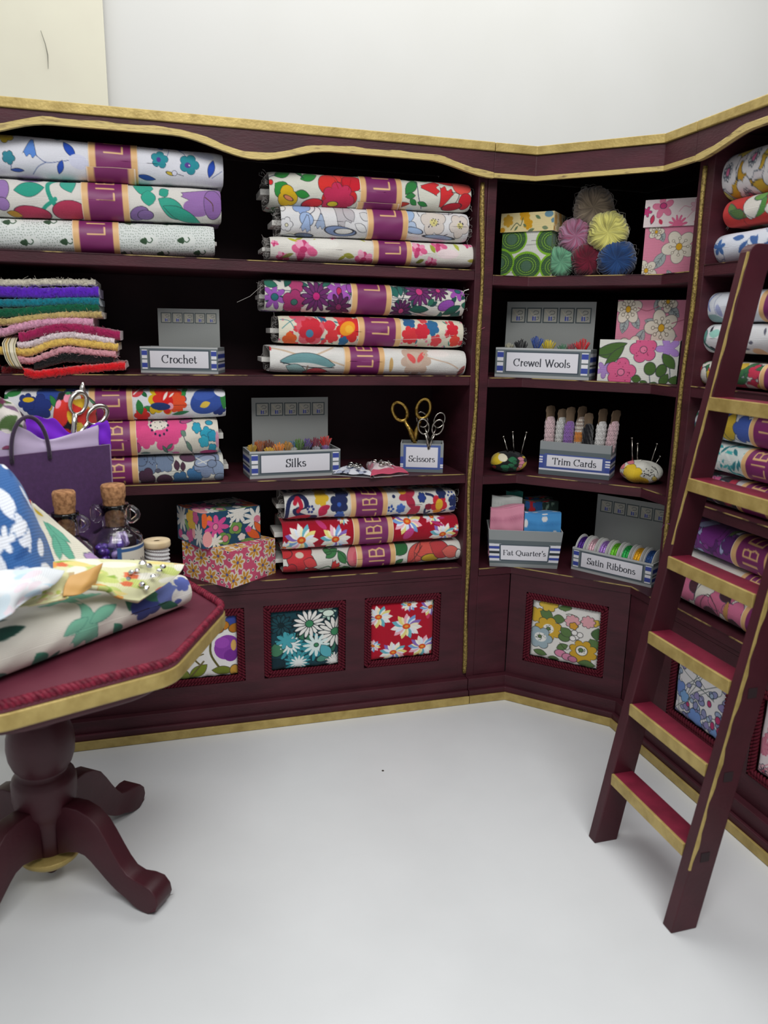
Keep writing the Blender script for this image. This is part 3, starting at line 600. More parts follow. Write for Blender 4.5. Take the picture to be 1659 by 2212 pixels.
shelfbolt('white bolt with bold purple blooms and green leaves, middle of the top left stack', CR1, (-150, 548), (1408, 625), (-150, 795), (1408, 842), (500, 800), (.50,), 'd9d6d0', '''
e 20 640 44 58 10 9a78b4;e 20 720 38 34 0 9a78b4;e 180 565 78 24 4 6d4f83;l 185 640 92 44 -8 2f9c86;l 420 605 62 48 70 3fa793;s 26 2f9c86 350 570 300 610 305 680 340 735;s 22 2f9c86 340 700 280 730 245 765;e 190 775 110 44 5 b33a58;e 420 765 104 56 0 b33a58;l 80 775 46 18 10 c09038;l 895 630 66 52 10 35a38c;l 925 700 44 46 90 35a38c;l 1028 668 36 30 -30 2f9c86;t 1275 700 175 95 5 9a72b0;e 1240 760 90 50 0 9a72b0 -;e 1350 740 60 90 0 8f68a8;l 1080 765 105 52 30 3aa28c;l 1140 800 130 36 20 35a08a;e 860 790 62 40 -20 8468a0;e 900 800 50 30 0 8468a0;l 1060 605 36 14 0 2f8f7a;s 5 5a3f2a 1300 700 1345 740 1350 780;e -80 700 60 60 0 9a78b4;l -60 600 60 40 20 2f9c86''', stub=(0, 0), wr=.003)
def greendots(cv):
    g = random.Random(3)
    for i in range(-150, 1380, 15):
        for j in range(800, 1065, 15): cv.shape('e', i+g.uniform(-4, 4)+(j % 30)/4, j+g.uniform(-4, 4), 2.6, 2.2, 0, '5a6b5c', None)
    for k in range(-1, 8):
        for (dx, yy) in ((0, 960), (-95, 845), (95+10, 1035)):
            x = 155+k*245+dx+(15 if k > 1 else 0)
            cv.shape('e', x+25, yy, 60, 34, 0, 'dfe3df', None); cv.shape('l', x-12, yy, 26, 15, 0, '37513a', None); cv.shape('l', x+2, yy-9, 14, 7, 50, '37513a', None); cv.shape('l', x+2, yy+9, 14, 7, -50, '37513a', None); cv.curve([(x+6, yy), (x+28, yy+10), (x+46, yy-4), (x+38, yy-16)], 6, '4a6450')
shelfbolt('pale bolt with tiny green dots and sprigs, bottom of the stack at top left', CR1, (-150, 800), (1368, 858), (-150, 1008), (1368, 1050), (445, 740), (.45,), 'dbe0dd', greendots, stub=(0, 1), wr=.0015)
shelfbolt('cream bolt with big red poppies and green leaves, topmost of the upper right stack', CR2, (222, 345), (1452, 425), (222, 560), (1452, 600), (750, 1010), (.42,), 'd8d8cc', '''
l 300 380 50 28 -20 2f8a3c;s 4 335 220 400 270 385;l 290 470 46 44 40 2f8a3c;f 325 505 58 3 d8b020;e 330 512 26 10 20 e08a60;l 410 495 42 20 10 2f8a3c;e 230 430 12 14 0 d83030;l 395 370 30 14 60 2f8a3c;l 450 400 52 26 -20 2f8a3c;s 4 335 360 350 420 410;e 460 350 55 14 5 e07a96;f 625 470 122 7 d02a30;e 655 400 60 40 0 de3a36;e 560 440 56 60 20 d8322f;e 700 440 60 50 0 c81f30;f 620 530 96 7 c42f58;e 470 545 60 26 -10 d4303a;e 590 553 30 14 0 d6c232;s 3 a01020 640 390 650 460;s 3 a01020 600 420 620 470;s 3 a01020 700 420 680 480
l 1068 465 60 30 -50 2f8040;l 1060 520 32 15 -10 2f8040;l 1080 556 28 16 40 2f8040;s 4 335 1050 385 1100 440 1110 520 1140 600;l 1060 400 50 16 30 2f8040;l 1130 405 50 16 20 2f8040;t 1178 470 66 56 0 d23034;l 1140 570 34 14 20 2f8040;t 1275 540 72 52 -70 d23034;e 1290 425 70 26 14 da2f30;e 1395 455 60 66 40 e05048;s 4 433 1320 500 1370 520 1330 600;e 1410 560 40 50 20 c82430;l 680 365 50 20 20 2f8040;e 1330 590 60 22 -10 b02030;l 1000 570 60 14 -10 b03a30''', fuzz=(26, 6), stub=(2, 0), flap=.72)
shelfbolt('white bolt with outlined pale blue and grey flowers, middle of the upper right stack', CR2, (295, 553), (1438, 608), (295, 742), (1438, 785), (800, 1050), (.30,), 'dcdcde', '''
f 415 575 52 5 8fa8d6;e 440 650 40 34 30 9fb6dc;t 440 665 48 34 100 9fb6dc;t 522 655 44 34 95 9fb0cc;s 3 223 460 625 490 600 495 565;s 3 223 525 625 520 590 490 565;t 640 610 80 60 60 bcb8bc;l 690 620 50 30 60 bcb8bc;e 640 715 90 24 5 8094bc;e 660 715 52 14 0 dcdcd8;f 325 675 36 5 dddde0;e 325 676 8 8 0 e8e2c0;e 305 585 16 18 0 dcdcdc;l 785 640 36 22 30 d4d4d4;l 760 700 40 20 30 ddd;e 430 735 50 14 0 6a7a98;l 1065 625 50 24 100 9fb8da;e 1070 700 30 30 0 b4c6e0;e 1090 715 50 16 10 9cb4d6;f 1208 668 80 5 d6ccc4;e 1208 675 24 20 0 d6cc88 -;p 1208 675 40 14 3 223;f 1372 695 66 5 d8cec6;e 1375 695 20 18 0 d6cc88 -;p 1375 695 30 12 3 223;s 3 223 1120 640 1130 600 1310 625 1360 600;s 3 223 1310 630 1330 600;s 3 223 1150 745 1240 755 1300 740;e 1250 755 90 10 3 9ab0cc;l 350 740 40 12 0 cfd3da''', fuzz=(30, 40), stub=(2, 0))
def rose(cv, x, y, r, c='d9608c'):
    for k in range(9): t = k*2.4; q = r*(.25+.06*k); cv.shape('e', x+q*math.cos(t), y+q*.75*math.sin(t), r*.42, r*.3, math.degrees(t), [c, 'e48cae', 'c84878', 'eaa6bf'][k % 4], None)
    cv.shape('e', x, y, r*.3, r*.22, 0, 'c03a6c', None)
def roses(cv):
    for x, y, r in ((420, 830, 75), (255, 795, 22), (1112, 835, 52), (1245, 808, 50), (1435, 808, 28), (780, 885, 60), (300, 870, 40), (1200, 905, 40), (600, 760, 20)): rose(cv, x, y, r)
    cv.run('l 360 775 30 8 20 b9b83a -;l 400 768 26 8 -20 a8a838 -;l 485 785 20 7 -60 b0b040 -;l 690 865 34 14 10 9a9a40 -;l 650 875 26 9 -30 a0a040 -;l 775 775 22 6 40 b0b040 -;l 1205 830 26 14 60 9aa03a -;l 1360 820 28 12 60 b0b848 -;l 1130 895 26 10 -20 7a8030 -;l 1460 900 30 9 0 b0a848 -;l 330 860 36 10 -20 8a8a4a -;e 540 800 90 26 0 e6e4dc -;e 900 800 60 20 0 e4dcd8 -;e 1300 860 70 26 0 ead8da -')
shelfbolt('off-white bolt with small pink roses, bottom of the upper right stack', CR2, (232, 745), (1488, 798), (232, 888), (1488, 938), (835, 1075), (.55,), 'dfdcd4', roses, fuzz=(46, 46), stub=(2, 0), wr=.002)
def purples(cv):
    cv.scatter(60, ['l X Y 34 15 A 2a5f58', 's 3 345 X Y 700 200', 'l X Y 26 12 A 1f4f4a'], 3)
    cv.run('''d 245 205 70 7 9a55b0;e 250 205 20 18 0 2a6a70;f 375 145 44 5 b04070;f 360 235 68 5 a03468;e 362 235 18 16 0 3a6a60;m 490 205 86 12 6b2a66 c02a78;d 622 180 78 6 a556b4;e 625 180 14 22 0 c02a60;m 625 265 70 10 5a2050 8a2a60;m 1118 185 84 13 6b2a66 d03a80;m 1242 180 58 12 6b2a66 d03a80;d 1365 185 60 6 a050b0;e 1370 185 18 14 0 2a6a70;e 1290 270 52 30 -20 8f4aa6;m 1010 295 62 12 5d2358 c0407a;l 1120 290 60 22 0 1f5a4c;l 1330 300 60 22 -30 1f5a4c;l 960 180 40 24 60 2a6a60;l 1000 170 40 16 90 2a6a60;l 225 130 44 22 20 2a6f5c;l 330 120 40 18 -60 1f5a50;l 560 130 40 14 -40 2f6f60;l 1190 250 26 16 -50 2a6a55;l 1410 270 20 20 90 2a6a55;e 690 160 18 30 0 a050b0;s 5 223 1000 250 1030 170 1010 140''', '1c1a26')
shelfbolt('dark bolt with purple and magenta daisies, topmost of the middle right stack', CR5, (195, 92), (1414, 158), (195, 288), (1414, 328), (700, 945), (.26,), 'd8d4cc', purples, fuzz=(26, 18), stub=(1, 0), wr=.002, thread=[([(567, 616, .0), (540, 640, -.02), (512, 653, -.03)], FUZZ, .0008), ([(995, 646, .02), (1003, 628, .0), (1013, 625, -.01)], CARDW, .0018)])
def redsmall(cv):
    cv.scatter(110, ['f X Y 17 5 d8404a -', 'l X Y 16 5 A 4a7f8c -', 'e X Y 9 8 A e2505a -', 'l X Y 14 4 A 5a8a86 -', 'l X Y 15 4 A 4f8a7a -', 'e X Y 7 7 A e8809a -'], 8)
    cv.run('''f 462 412 84 5 d9606e -;f 465 405 70 5 cc2c3c -;e 458 425 22 20 0 4a7fa0 -;f 395 325 50 5 d8546a -;f 690 400 80 7 d83030 -;e 680 400 48 36 -30 ef9a28 -;e 690 405 24 20 0 f2b53a -;e 575 385 34 30 0 d83a48 -;f 590 440 40 5 dd3a40 -;f 345 460 44 5 e2602a -;f 1060 370 40 6 2f6090 -;f 1200 400 46 6 2f6a98 -;f 1330 410 40 6 d02838 -;f 1060 440 50 6 d83840 -;f 1140 420 46 6 cf2c3e -;e 535 345 28 12 30 2a5a80 -;s 4 4a8a90 290 350 340 360 370 400;s 4 4a8a90 300 400 340 370 380 350;f 1350 470 34 5 e0463a -;f 660 470 30 5 2f6a98 -;f 900 360 30 5 d84a50 -;f 1150 350 30 5 d84a50 -;f 640 330 36 5 e04a50 -;f 1230 470 36 5 e04a50 -''')
shelfbolt('cream bolt densely printed with small red and orange flowers, middle of the middle right stack', CR5, (282, 318), (1405, 350), (282, 490), (1405, 518), (745, 1010), (.55,), 'ddd8c4', redsmall, fuzz=(14, 24), stub=(2, 2), wr=.0025, flap=0, thread=[([(1013, 719, .03), (1030, 716, .0), (1047, 707, -.01)], mat('pink_thread', 'b8607a', .8), .0008), ([(850, 734, .0), (920, 732, -.002), (1008, 721, .02)], CARDW, .0006)])
shelfbolt('white bolt with teal boat shape and red heart, bottom of the middle right stack', CR5, (228, 502), (1422, 532), (228, 668), (1422, 692), (660, 905), (.66,), 'deddd9', '''
s 9 c9b49c 240 525 380 560 450 575 540 545 600 520;s 8 c9b49c 470 575 560 590 660 622;l 445 605 160 52 3 6f9a9e;l 440 625 150 22 3 deddd9 -;s 4 2a2a30 285 600 440 625 600 632;l 385 645 70 32 20 8fb2b2;l 490 655 72 24 -4 c85058;s 8 8a7a6a 445 620 435 675;s 4 433 560 655 580 660;f 1098 590 96 9 c4ab9a -;e 1090 590 50 40 0 c9b4a4 -;e 1070 585 32 16 40 dc5a58 -;e 1130 580 34 15 -50 dc5a58 -;s 6 c9b09c 1170 545 1150 575 1300 610 1370 640;e 945 620 12 40 0 c9a46a -;l 1395 655 36 16 -60 a05a58 -;s 4 433 1370 660 1410 645;e 1240 560 70 20 0 e6e0dc -;l 225 520 22 12 60 c03a40 -''', stub=(2, 0), wr=.0025, fuzz=(6, 4))
def bright(cv):
    cv.scatter(26, ['l X Y 36 15 A 2f8a40', 'f X Y 46 6 24357a 1a2350', 'e X Y 26 20 A d8b020', 'l X Y 26 12 A 1f6a38', 'f X Y 50 6 d23028 8a1a1a'], 11)
    cv.run('''f 1030 180 110 8 d9b81c -;f 1050 185 100 9 d22f24 -;e 1060 130 60 24 10 d83a2a -;f 1110 215 66 7 e0502a -;e 1045 190 50 34 60 d02020 -;e 1065 235 20 22 0 e8a0b0 -;l 1035 170 34 9 -60 f0e8e0 -;l 1075 165 24 6 -40 f0e8e0 -;e 1000 235 64 24 4 24386e -;l 865 240 46 24 80 2f7a3c -;e 850 140 46 36 -30 d0404a -;s 8 f0e0e0 830 160 870 120;l 1165 130 40 16 -60 2f8a40 -;e 1310 205 116 84 -20 35509c -;e 1300 160 80 40 -10 3f5cae -;l 1295 230 38 20 -20 d8b84a -;l 1425 190 26 74 0 2f7a3c -;e 1400 150 40 30 20 e8e8f0 -;l 1130 280 60 12 -10 2f7a50 -;e 90 150 44 18 -10 2f8040 -;f 300 150 70 6 2f4a98 1f2f60;f 240 230 76 6 24357a 1a2350;e 380 120 46 22 0 d6b52c -;f 170 200 50 6 24357a 1a2350;e 180 185 34 14 0 d8b020 -;f 450 150 60 6 2f4a98 1f2f60;l 330 200 40 16 60 2f8040;e 640 240 60 30 0 d8c030 -''')
shelfbolt('white bolt with bright red, yellow and royal blue flowers, topmost behind the gift bag', CR7, (-150, 118), (1438, 118), (-150, 345), (1438, 296), (545, 822), (.50,), 'dcdce0', bright, stub=(0, 0), Y=.06)
def pinkfl(cv):
    cv.run('''f 880 360 60 5 d84a86 -;f 1110 355 72 5 e0518c -;f 1040 420 84 6 e2508c -;f 905 420 66 6 e0508a -;e 1000 335 60 22 0 d84a86 -;e 1000 350 56 32 0 e6dfd2 -;o 1000 355 56 12 7 232a48 -;p 1000 350 40 12 3 334;s 3 445 1020 470 1040 500 1100 515;l 1030 490 30 10 60 5a7a6a;l 1060 470 26 9 -40 5a7a6a;s 4 445 1150 400 1180 470 1220 520;l 1155 398 20 14 40 6a8a78;l 1190 470 36 12 60 6a8a78;f 1245 365 30 5 2f9cb8;f 1310 400 44 5 2f9cb8;f 1290 440 36 5 3aa8c0;f 1350 410 34 5 2a94b4;f 1345 480 28 4 2f9cb8;e 1330 335 22 12 0 2f9cb8;e 1320 510 60 18 0 b03a70 -;l 855 480 20 30 0 b04078;e 1180 325 40 14 -10 c0508a;s 3 556 1130 320 1230 330;e 1380 430 12 50 0 c890a8 -;e 1100 515 24 10 0 c86a9a -;l 900 515 30 8 0 7a9080''')
def pf2(cv): pinkfl(cv)
shelfbolt('cream bolt with pink blossoms and turquoise sprays, second down behind the gift bag', CR7, (-150, 345), (1392, 305), (-150, 575), (1392, 523), (560, 850), (.73,), 'dcd6c8', pf2, stub=(0, 2), wr=.003)
shelfbolt('ivory bolt with slate blue and aubergine flowers, bottom behind the gift bag', CR7, (-150, 585), (1425, 528), (-150, 765), (1425, 702), (560, 860), (.95,), 'd5d5cc', '''
f 920 575 78 5 6a7a94;e 880 570 40 34 0 5f708c;f 1030 580 62 5 6f7f98;p 940 560 40 14 3 223;l 1110 600 26 18 80 4a2f40;l 1150 605 24 16 90 4a2f40;s 3 334 1130 625 1140 650 1060 660;f 910 670 56 4 4a2f44;e 1025 682 50 30 0 4d3245;f 1130 685 54 5 3f6a92;f 1230 655 58 5 3f6f9c;e 1185 560 50 20 5 5a3a50;f 1310 580 90 6 7c8aa6;e 1300 575 70 26 -10 94a0b8;s 4 d5d5cc 1240 560 1330 600;s 4 d5d5cc 1250 590 1330 570;e 1390 620 50 36 60 8090aa;e 1400 670 40 26 10 7f8fa8;e 1345 590 30 20 0 76859f;l 1070 560 30 10 40 6a7a90;l 985 630 20 10 0 556;f 700 600 50 5 6a7a94;f 300 640 50 5 6a7a94;e 450 600 40 30 0 4a2f40;f 100 650 50 5 3f6f9c''', stub=(0, 2))
def navyred(cv):
    cv.run('''s 22 222a52 655 200 665 120 720 100 745 130 690 160 740 185 790 190;s 14 d8d6d0 668 190 680 125 720 115 728 135;s 18 b8223a 690 125 705 105 720 135 705 160;e 710 195 60 16 -10 b8263a -;f 820 105 36 5 d8b030 -;l 825 160 30 22 -60 c02a50 -;l 840 145 22 12 -20 b02448 -;f 905 130 44 6 222c58;e 905 132 10 9 0 3a60b8 -;f 910 185 26 6 4468b8 -;f 920 80 36 6 222c58 -;e 1010 190 30 10 0 b8263a -;e 840 200 24 10 0 b8263a -;o 765 150 14 6 6 2b3a7a -;s 9 222a52 1000 150 1020 110
e 1180 95 8 8 0 222c58 -;o 1165 150 12 5 6 2a4a98 -;f 1215 150 24 6 4468b8 -;e 1250 90 46 20 -20 b03048 -;l 1265 120 40 20 60 a82a44 -;l 1285 165 40 24 -40 b03048 -;f 1325 100 20 6 2a3f88;s 10 222a52 1350 85 1385 95 1390 130 1345 150 1350 175 1370 165;e 1360 140 20 16 0 8a1f38 -;f 1415 130 44 5 c8283a -;e 1415 130 20 26 0 e0b030 -;e 1410 165 22 12 0 d88a28 -;f 1430 80 26 6 222c58 -;f 1490 115 26 6 222c58 -;e 1495 150 26 12 0 2b3a7a -;s 9 222a52 1310 180 1400 185 1450 160;l 1200 185 30 8 0 2b3a7a -;e 1230 75 20 12 0 d8a030 -;o 1480 90 16 6 5 2a3f88 -''')
shelfbolt('ivory bolt with navy scrolls and red folk flowers, topmost of the bottom right stack', CRB, (642, 85), (1508, 60), (642, 213), (1508, 180), (962, 1150), (.93,), 'd8d6cf', navyred, stub=(2, 0), fuzz=(20, 30), wr=.0035, nf=60)
def rd(cv): reddaisy(cv, [(720, 305, 78), (885, 305, 72), (1250, 225, 74), (1385, 200, 46), (1435, 292, 68), (930, 215, 30), (1515, 260, 24), (640, 345, 40), (1110, 300, 50)]); cv.run('e 820 240 30 12 40 c83a78 -;e 1255 285 20 34 40 c84488 -;e 1405 235 34 7 20 b83070 -;e 1430 210 20 6 0 b83070 -')
shelfbolt('red bolt with multicoloured daisies, middle of the bottom right stack', CRB, (632, 225), (1520, 190), (632, 368), (1520, 306), (975, 1178), (.98,), 'a80d28', rd, stub=(2, 0), flap=0)
shelfbolt('white bolt with coral poppies and leafy vines, bottom of the bottom right stack', CRB, (636, 374), (1534, 318), (636, 488), (1534, 418), (992, 1192), (1.0,), 'dad8d0', '''
f 720 402 66 5 c8383e;e 650 390 30 20 0 c03438;e 715 395 20 12 0 d8c8b8 -;l 765 425 34 22 20 d2484a;l 770 470 50 22 0 b8343c;f 665 475 46 4 b83038;l 870 383 34 16 -30 3f7a48;l 850 375 20 12 20 3f7a48;l 920 400 34 18 60 3f7a48;s 4 2f5a38 840 380 900 375 930 400 960 440 1010 440;e 982 400 36 46 0 d0707a;e 990 405 16 28 0 c85868 -;t 880 450 34 24 -60 c83a38;l 905 455 14 8 0 d0a030;l 935 460 18 28 80 3f7a48;l 1215 355 46 40 -50 2f6a3c;l 1290 390 60 34 -60 c8504a;l 1320 380 56 30 -70 cc5a52;l 1365 360 80 44 -10 d0584e;e 1370 405 44 20 0 c2a030;l 1425 365 60 40 30 b83f42;l 1480 375 50 30 10 d0645a;e 1520 385 14 22 0 dcdad2;s 4 633 1310 380 1330 330 1360 320;s 4 633 1260 440 1330 350;l 1205 430 30 14 -40 3f7a48;l 1400 430 60 8 -6 8a2f30;s 4 2f5a38 800 460 850 440 870 450;l 1180 445 30 10 -30 3f7a48''', stub=(2, 1), wr=.003)
# right-hand cabinet: rolls seen almost end on
def rbolt(label, y0, z0, z1, bg, f, X=.546, band=(.0, .2), txt=(.7,), dz=0, **k):
    cv = Cv((0, 0), (600, 0), (0, 100), bg, q=1.1, ow=1.6)
    if isinstance(f, str): cv.run(f)
    else: f(cv)
    h = z1-z0; zc = (z0+z1)/2; A = (X+h/2, y0, zc); B = (X+h/2, y0-.70, zc+dz)
    return bolt(label, A, B, h, h, (-1, 0, 0), cv, band, txt, nf=44, nu=220, group='banded fabric bolts stacked in the right-hand cabinet', **k)
sc_ = lambda n, kinds, seed: (lambda cv: cv.scatter(n, kinds, seed))
def bigw(cv):
    cv.scatter(26, ['f X Y 34 6 c9a42c', 'e X Y 26 16 A 9fb6c0', 'l X Y 30 12 A c9b84a'], 2)
    cv.run('l 70 85 50 22 30 d0a624 3a3a30;l 105 70 44 22 60 c99a20 3a3a30;e 165 15 34 14 20 dcc030;e 20 8 26 10 0 a8bcc4;l 75 10 40 12 -20 e0c83a;e 160 85 40 16 0 c9a22c;l 20 90 26 12 40 d8c86a')
    for x, y in ((40, 45), (125, 30), (200, 65), (290, 40), (100, 95), (380, 60), (470, 35)): cv.run('f %d %d 36 6 e2e0e2;o %d %d 13 9 2.6 dcdce0;e %d %d 6 7 0 d8709a' % (x, y, x, y, x, y))
    cv.run('e 10 40 7 7 0 e0c020')
rbolt('bolt with white blossoms and mustard petals, topmost in the right-hand cabinet', -.530, 1.898, 2.040, 'd9d3d6', bigw, band=(.42, .62), stub=(0, 0))
rbolt('red bolt with green and white shapes, second from the top in the right-hand cabinet', -.575, 1.815, 1.900, 'c8302c', 'l 40 50 34 12 50 5a7a3a;l 60 60 34 12 20 4a6a34;s 2 7a1818 70 0 80 50 70 100;l 100 40 24 40 0 dcdcd4;l 130 50 26 30 40 4f8a3c;l 105 40 40 30 80 dedad2;e 125 20 20 12 0 6aa04a;l 190 60 40 30 0 e0ddd6;l 240 40 30 16 0 4f8a3c;e 300 60 30 30 0 e0ddd6;l 380 40 40 20 30 4f8a3c', band=(.42, .62), stub=(0, 0), fuzz=(10, 0), dz=.0)
rbolt('blue and white floral bolt, third from the top in the right-hand cabinet', -.545, 1.712, 1.800, 'd8dde8', lambda cv: cv.scatter(60, ['d X Y 24 5 3a68a8 -', 'e X Y 15 12 A dfe4ee 4a6a98', 'l X Y 22 9 A 3a62a0 -', 'f X Y 20 5 e4e8f0 3a5a90'], 6), band=(.42, .62), stub=(0, 0))
rbolt('white bolt with faint blue curves, top of the second shelf in the right-hand cabinet', -.500, 1.530, 1.625, 'dde2ea', 's 5 7f90cc 58 10 46 40 55 60;s 3 a8b0c8 80 15 70 40 80 70;e 90 60 18 10 60 a0a8d0 -;l 70 85 40 14 10 8fb0b0 -;s 4 90a0d0 140 20 130 60;l 170 60 20 10 30 8fb0b0 -', band=(.40, .60), stub=(0, 0))
rbolt('white bolt with sea green leaves, middle of the second shelf in the right-hand cabinet', -.530, 1.435, 1.525, 'dcdde0', 'l 16 40 24 14 60 5f9a8e;s 7 4f8a80 10 20 20 60 50 90;s 3 1a3a3a 16 30 26 70 60 95;l 40 25 14 4 70 223 -;l 60 35 24 12 0 8fc4b8 -;l 50 80 14 4 30 223 -;l 110 40 20 10 60 9fcabc -;l 150 20 20 12 0 8fc4b8 -;e 165 40 8 5 0 667 -;e 200 60 8 5 0 556 -;l 180 80 12 4 0 667 -;e 220 90 24 14 0 e0b890 -;l 240 30 12 4 60 556 -', band=(.44, .62), stub=(0, 0))
rbolt('bolt with red, green and gold flowers, bottom of the second shelf in the right-hand cabinet', -.510, 1.332, 1.408, 'd6d2c8', lambda cv: cv.run('e 20 45 22 34 0 c8302c;e 50 60 12 30 0 dcd8d0;l 60 50 20 24 0 c8302c') and cv.scatter(70, ['f X Y 26 6 c02a4a', 'l X Y 26 10 A 2f6a3c', 'e X Y 20 12 A c9a830 -', 'l X Y 20 8 A e0dcd0 -'], 12) and cv.run('e 20 45 22 34 0 c8302c;e 50 60 12 30 0 dcd8d0'), band=(.44, .62), stub=(0, 0))
rbolt('blue, yellow and white bolt, top of the third shelf in the right-hand cabinet', -.495, 1.160, 1.262, 'd8dade', lambda cv: cv.scatter(40, ['f X Y 30 5 3a58a8', 'e X Y 24 16 A d0b030', 'l X Y 20 9 A 2f7a5c', 'e X Y 14 10 A e4e4e8'], 22) and cv.run('e 6 40 9 14 0 c8302c;e 90 50 20 34 0 d4b82c;e 190 50 22 34 0 d0b030;f 240 50 36 5 3f5cb0;f 140 40 30 5 3f5cb0'), band=(.44, .63), txt=(.5,), stub=(1, 0))
rbolt('teal and white leaf print bolt, middle of the third shelf in the right-hand cabinet', -.510, 1.060, 1.152, 'd5ddd9', lambda cv: cv.scatter(170, ['l X Y 18 5 A 2f9aa0 -', 'l X Y 16 5 A 1f7a84 -', 'l X Y 15 4 A 3fb0b0 -', 's 2 1a4a50 X Y 100 50', 'l X Y 20 4 A e2e8e4 -'][:3]+['l X Y 20 4 A e2e8e4 -'], 3), band=(.40, .60), txt=(.75,), stub=(0, 0))
rbolt('pink and black floral bolt, bottom of the third shelf in the right-hand cabinet', -.505, .952, 1.045, '3a2a34', lambda cv: cv.scatter(70, ['f X Y 26 5 c85a88', 'l X Y 26 9 A 24222a', 'e X Y 18 11 A cfc8cc', 'f X Y 18 5 b8304a'], 8), band=(.40, .60), txt=(.6,), stub=(0, 0))
rbolt('deep purple and lilac floral bolt, top of the lowest shelf in the right-hand cabinet', -.535, .775, .880, '7a3088', lambda cv: cv.scatter(60, ['f X Y 40 5 7a2a86 3a1040', 'l X Y 30 11 A a8b0d8', 'e X Y 28 16 A 8f3a98', 'f X Y 24 5 5a1f6c', 'l X Y 18 6 A e0e0ec', 'l X Y 20 7 A 6a7a4a'], 4), band=(.37, .60), txt=(.97,), stub=(0, 0))
rbolt('pale bolt mostly behind a ladder rung, middle of the right-hand cabinet\'s lowest shelf', -.530, .690, .768, 'dcdad2', sc_(24, ['l X Y 20 6 A b8a0b8 -', 'f X Y 18 5 c8a0b8 -'], 5), band=(.44, .62), stub=(0, 0))
rbolt('white bolt with large pink and brown petals, lowest in the right-hand cabinet', -.530, .583, .682, 'dad5ca', lambda cv: cv.run('f 60 40 44 4 c86a8c;l 84 25 26 14 40 4a2430;s 2 223 110 0 100 60 96 100;l 150 75 60 40 -10 c4688a;l 165 85 34 22 10 4a2430;f 205 20 50 4 c8688a;l 210 15 30 12 20 3a1c28;s 2.5 2a2028 120 80 150 30 190 50 200 90;f 262 60 46 4 cc6c90;l 258 90 34 22 0 4a2430;l 232 55 10 30 0 b8884a;l 350 40 60 40 0 c4688a;f 450 60 50 4 c86a8c'), band=(.49, .68), stub=(0, 0))
# ================================================================== boxes and shelf goods
def frame(p0, p1, z, lean=0):
    "x along the front edge, y to the back, origin at the front left corner"
    a = Vector((p0[0], p0[1], z)); x = Vector((p1[0]-p0[0], p1[1]-p0[1], 0)); w = x.length; x.normalize(); y = Vector((-x.y, x.x, 0))
    return Matrix(((x.x, y.x, 0, a.x), (x.y, y.y, 0, a.y), (0, 0, 1, a.z), (0, 0, 0, 1))), w
def mp(M, p): return np.array(M @ Vector([float(k) for k in p]))
def icon(cv, x, y, s):
    cv.run('r %f %f %f %f 0 3a4549 -;r %f %f %f %f 0 a09f96 -' % (x, y, s, s, x, y, s*.86, s*.86))
    cv.run('r %f %f %f %f 0 3a4699 -;r %f %f %f %f 0 3a4699 -;r %f %f %f %f 0 9a9ab0 -;r %f %f %f %f 0 d0cec4 -' % (x-s*.14, y+s*.42, s*.09, s*.28, x+s*.16, y+s*.42, s*.07, s*.28, x+.0*s, y+s*.42, s*.05, s*.28, x, y+s*.1, s*.26, s*.04))
    P = lambda *a: ' '.join('%f' % (x+s*k if i % 2 == 0 else y+s*k) for i, k in enumerate(a))
    w = s*.055
    cv.run('s %f 4c5052 %s;s %f b9b09a %s;s %f 4c5052 %s' % (w, P(-.2, .1, .1, -.1, .5, -.2, .55, -.5, .1, -.6, -.1, -.4), w*1.5, P(-.6, -.6, -.3, -.2, 0, .05), w, P(.3, .6, .6, .5, .6, .2, .4, .3)))
def front_low(w, h, word, size=None):
    H = 100*h/w; cv = Cv((0, 0), (100, 0), (0, H), '667074', q=.27, ow=.5)
    cv.run('r 50 1 50 1 0 b4b6b6 -;r 50 %f 50 2.2 0 a9acac -' % (H-1))
    for x in (5.5, 94.5):
        cv.run('r %f %f 3.4 %f 0 e0e0e4 -' % (x, H*.48, H*.36))
        for yy, hh in ((.24, .085), (.70, .085)): cv.run('r %f %f 3.4 %f 0 3d4c9e -' % (x, H*yy, H*hh))
        cv.run('r %f %f 3.4 %f 0 5a6468 -' % (x, H*.47, H*.022))
    cv.run('r 50 %f 39 %f 0 434e58 -;r 50 %f 37.6 %f 0 dedde4 -' % (H*.47, H*.355, H*.47, H*.315))
    text(cv, word, 50, H*.47+H*.13, size or H*.40, '34363e', mw=60); return cv
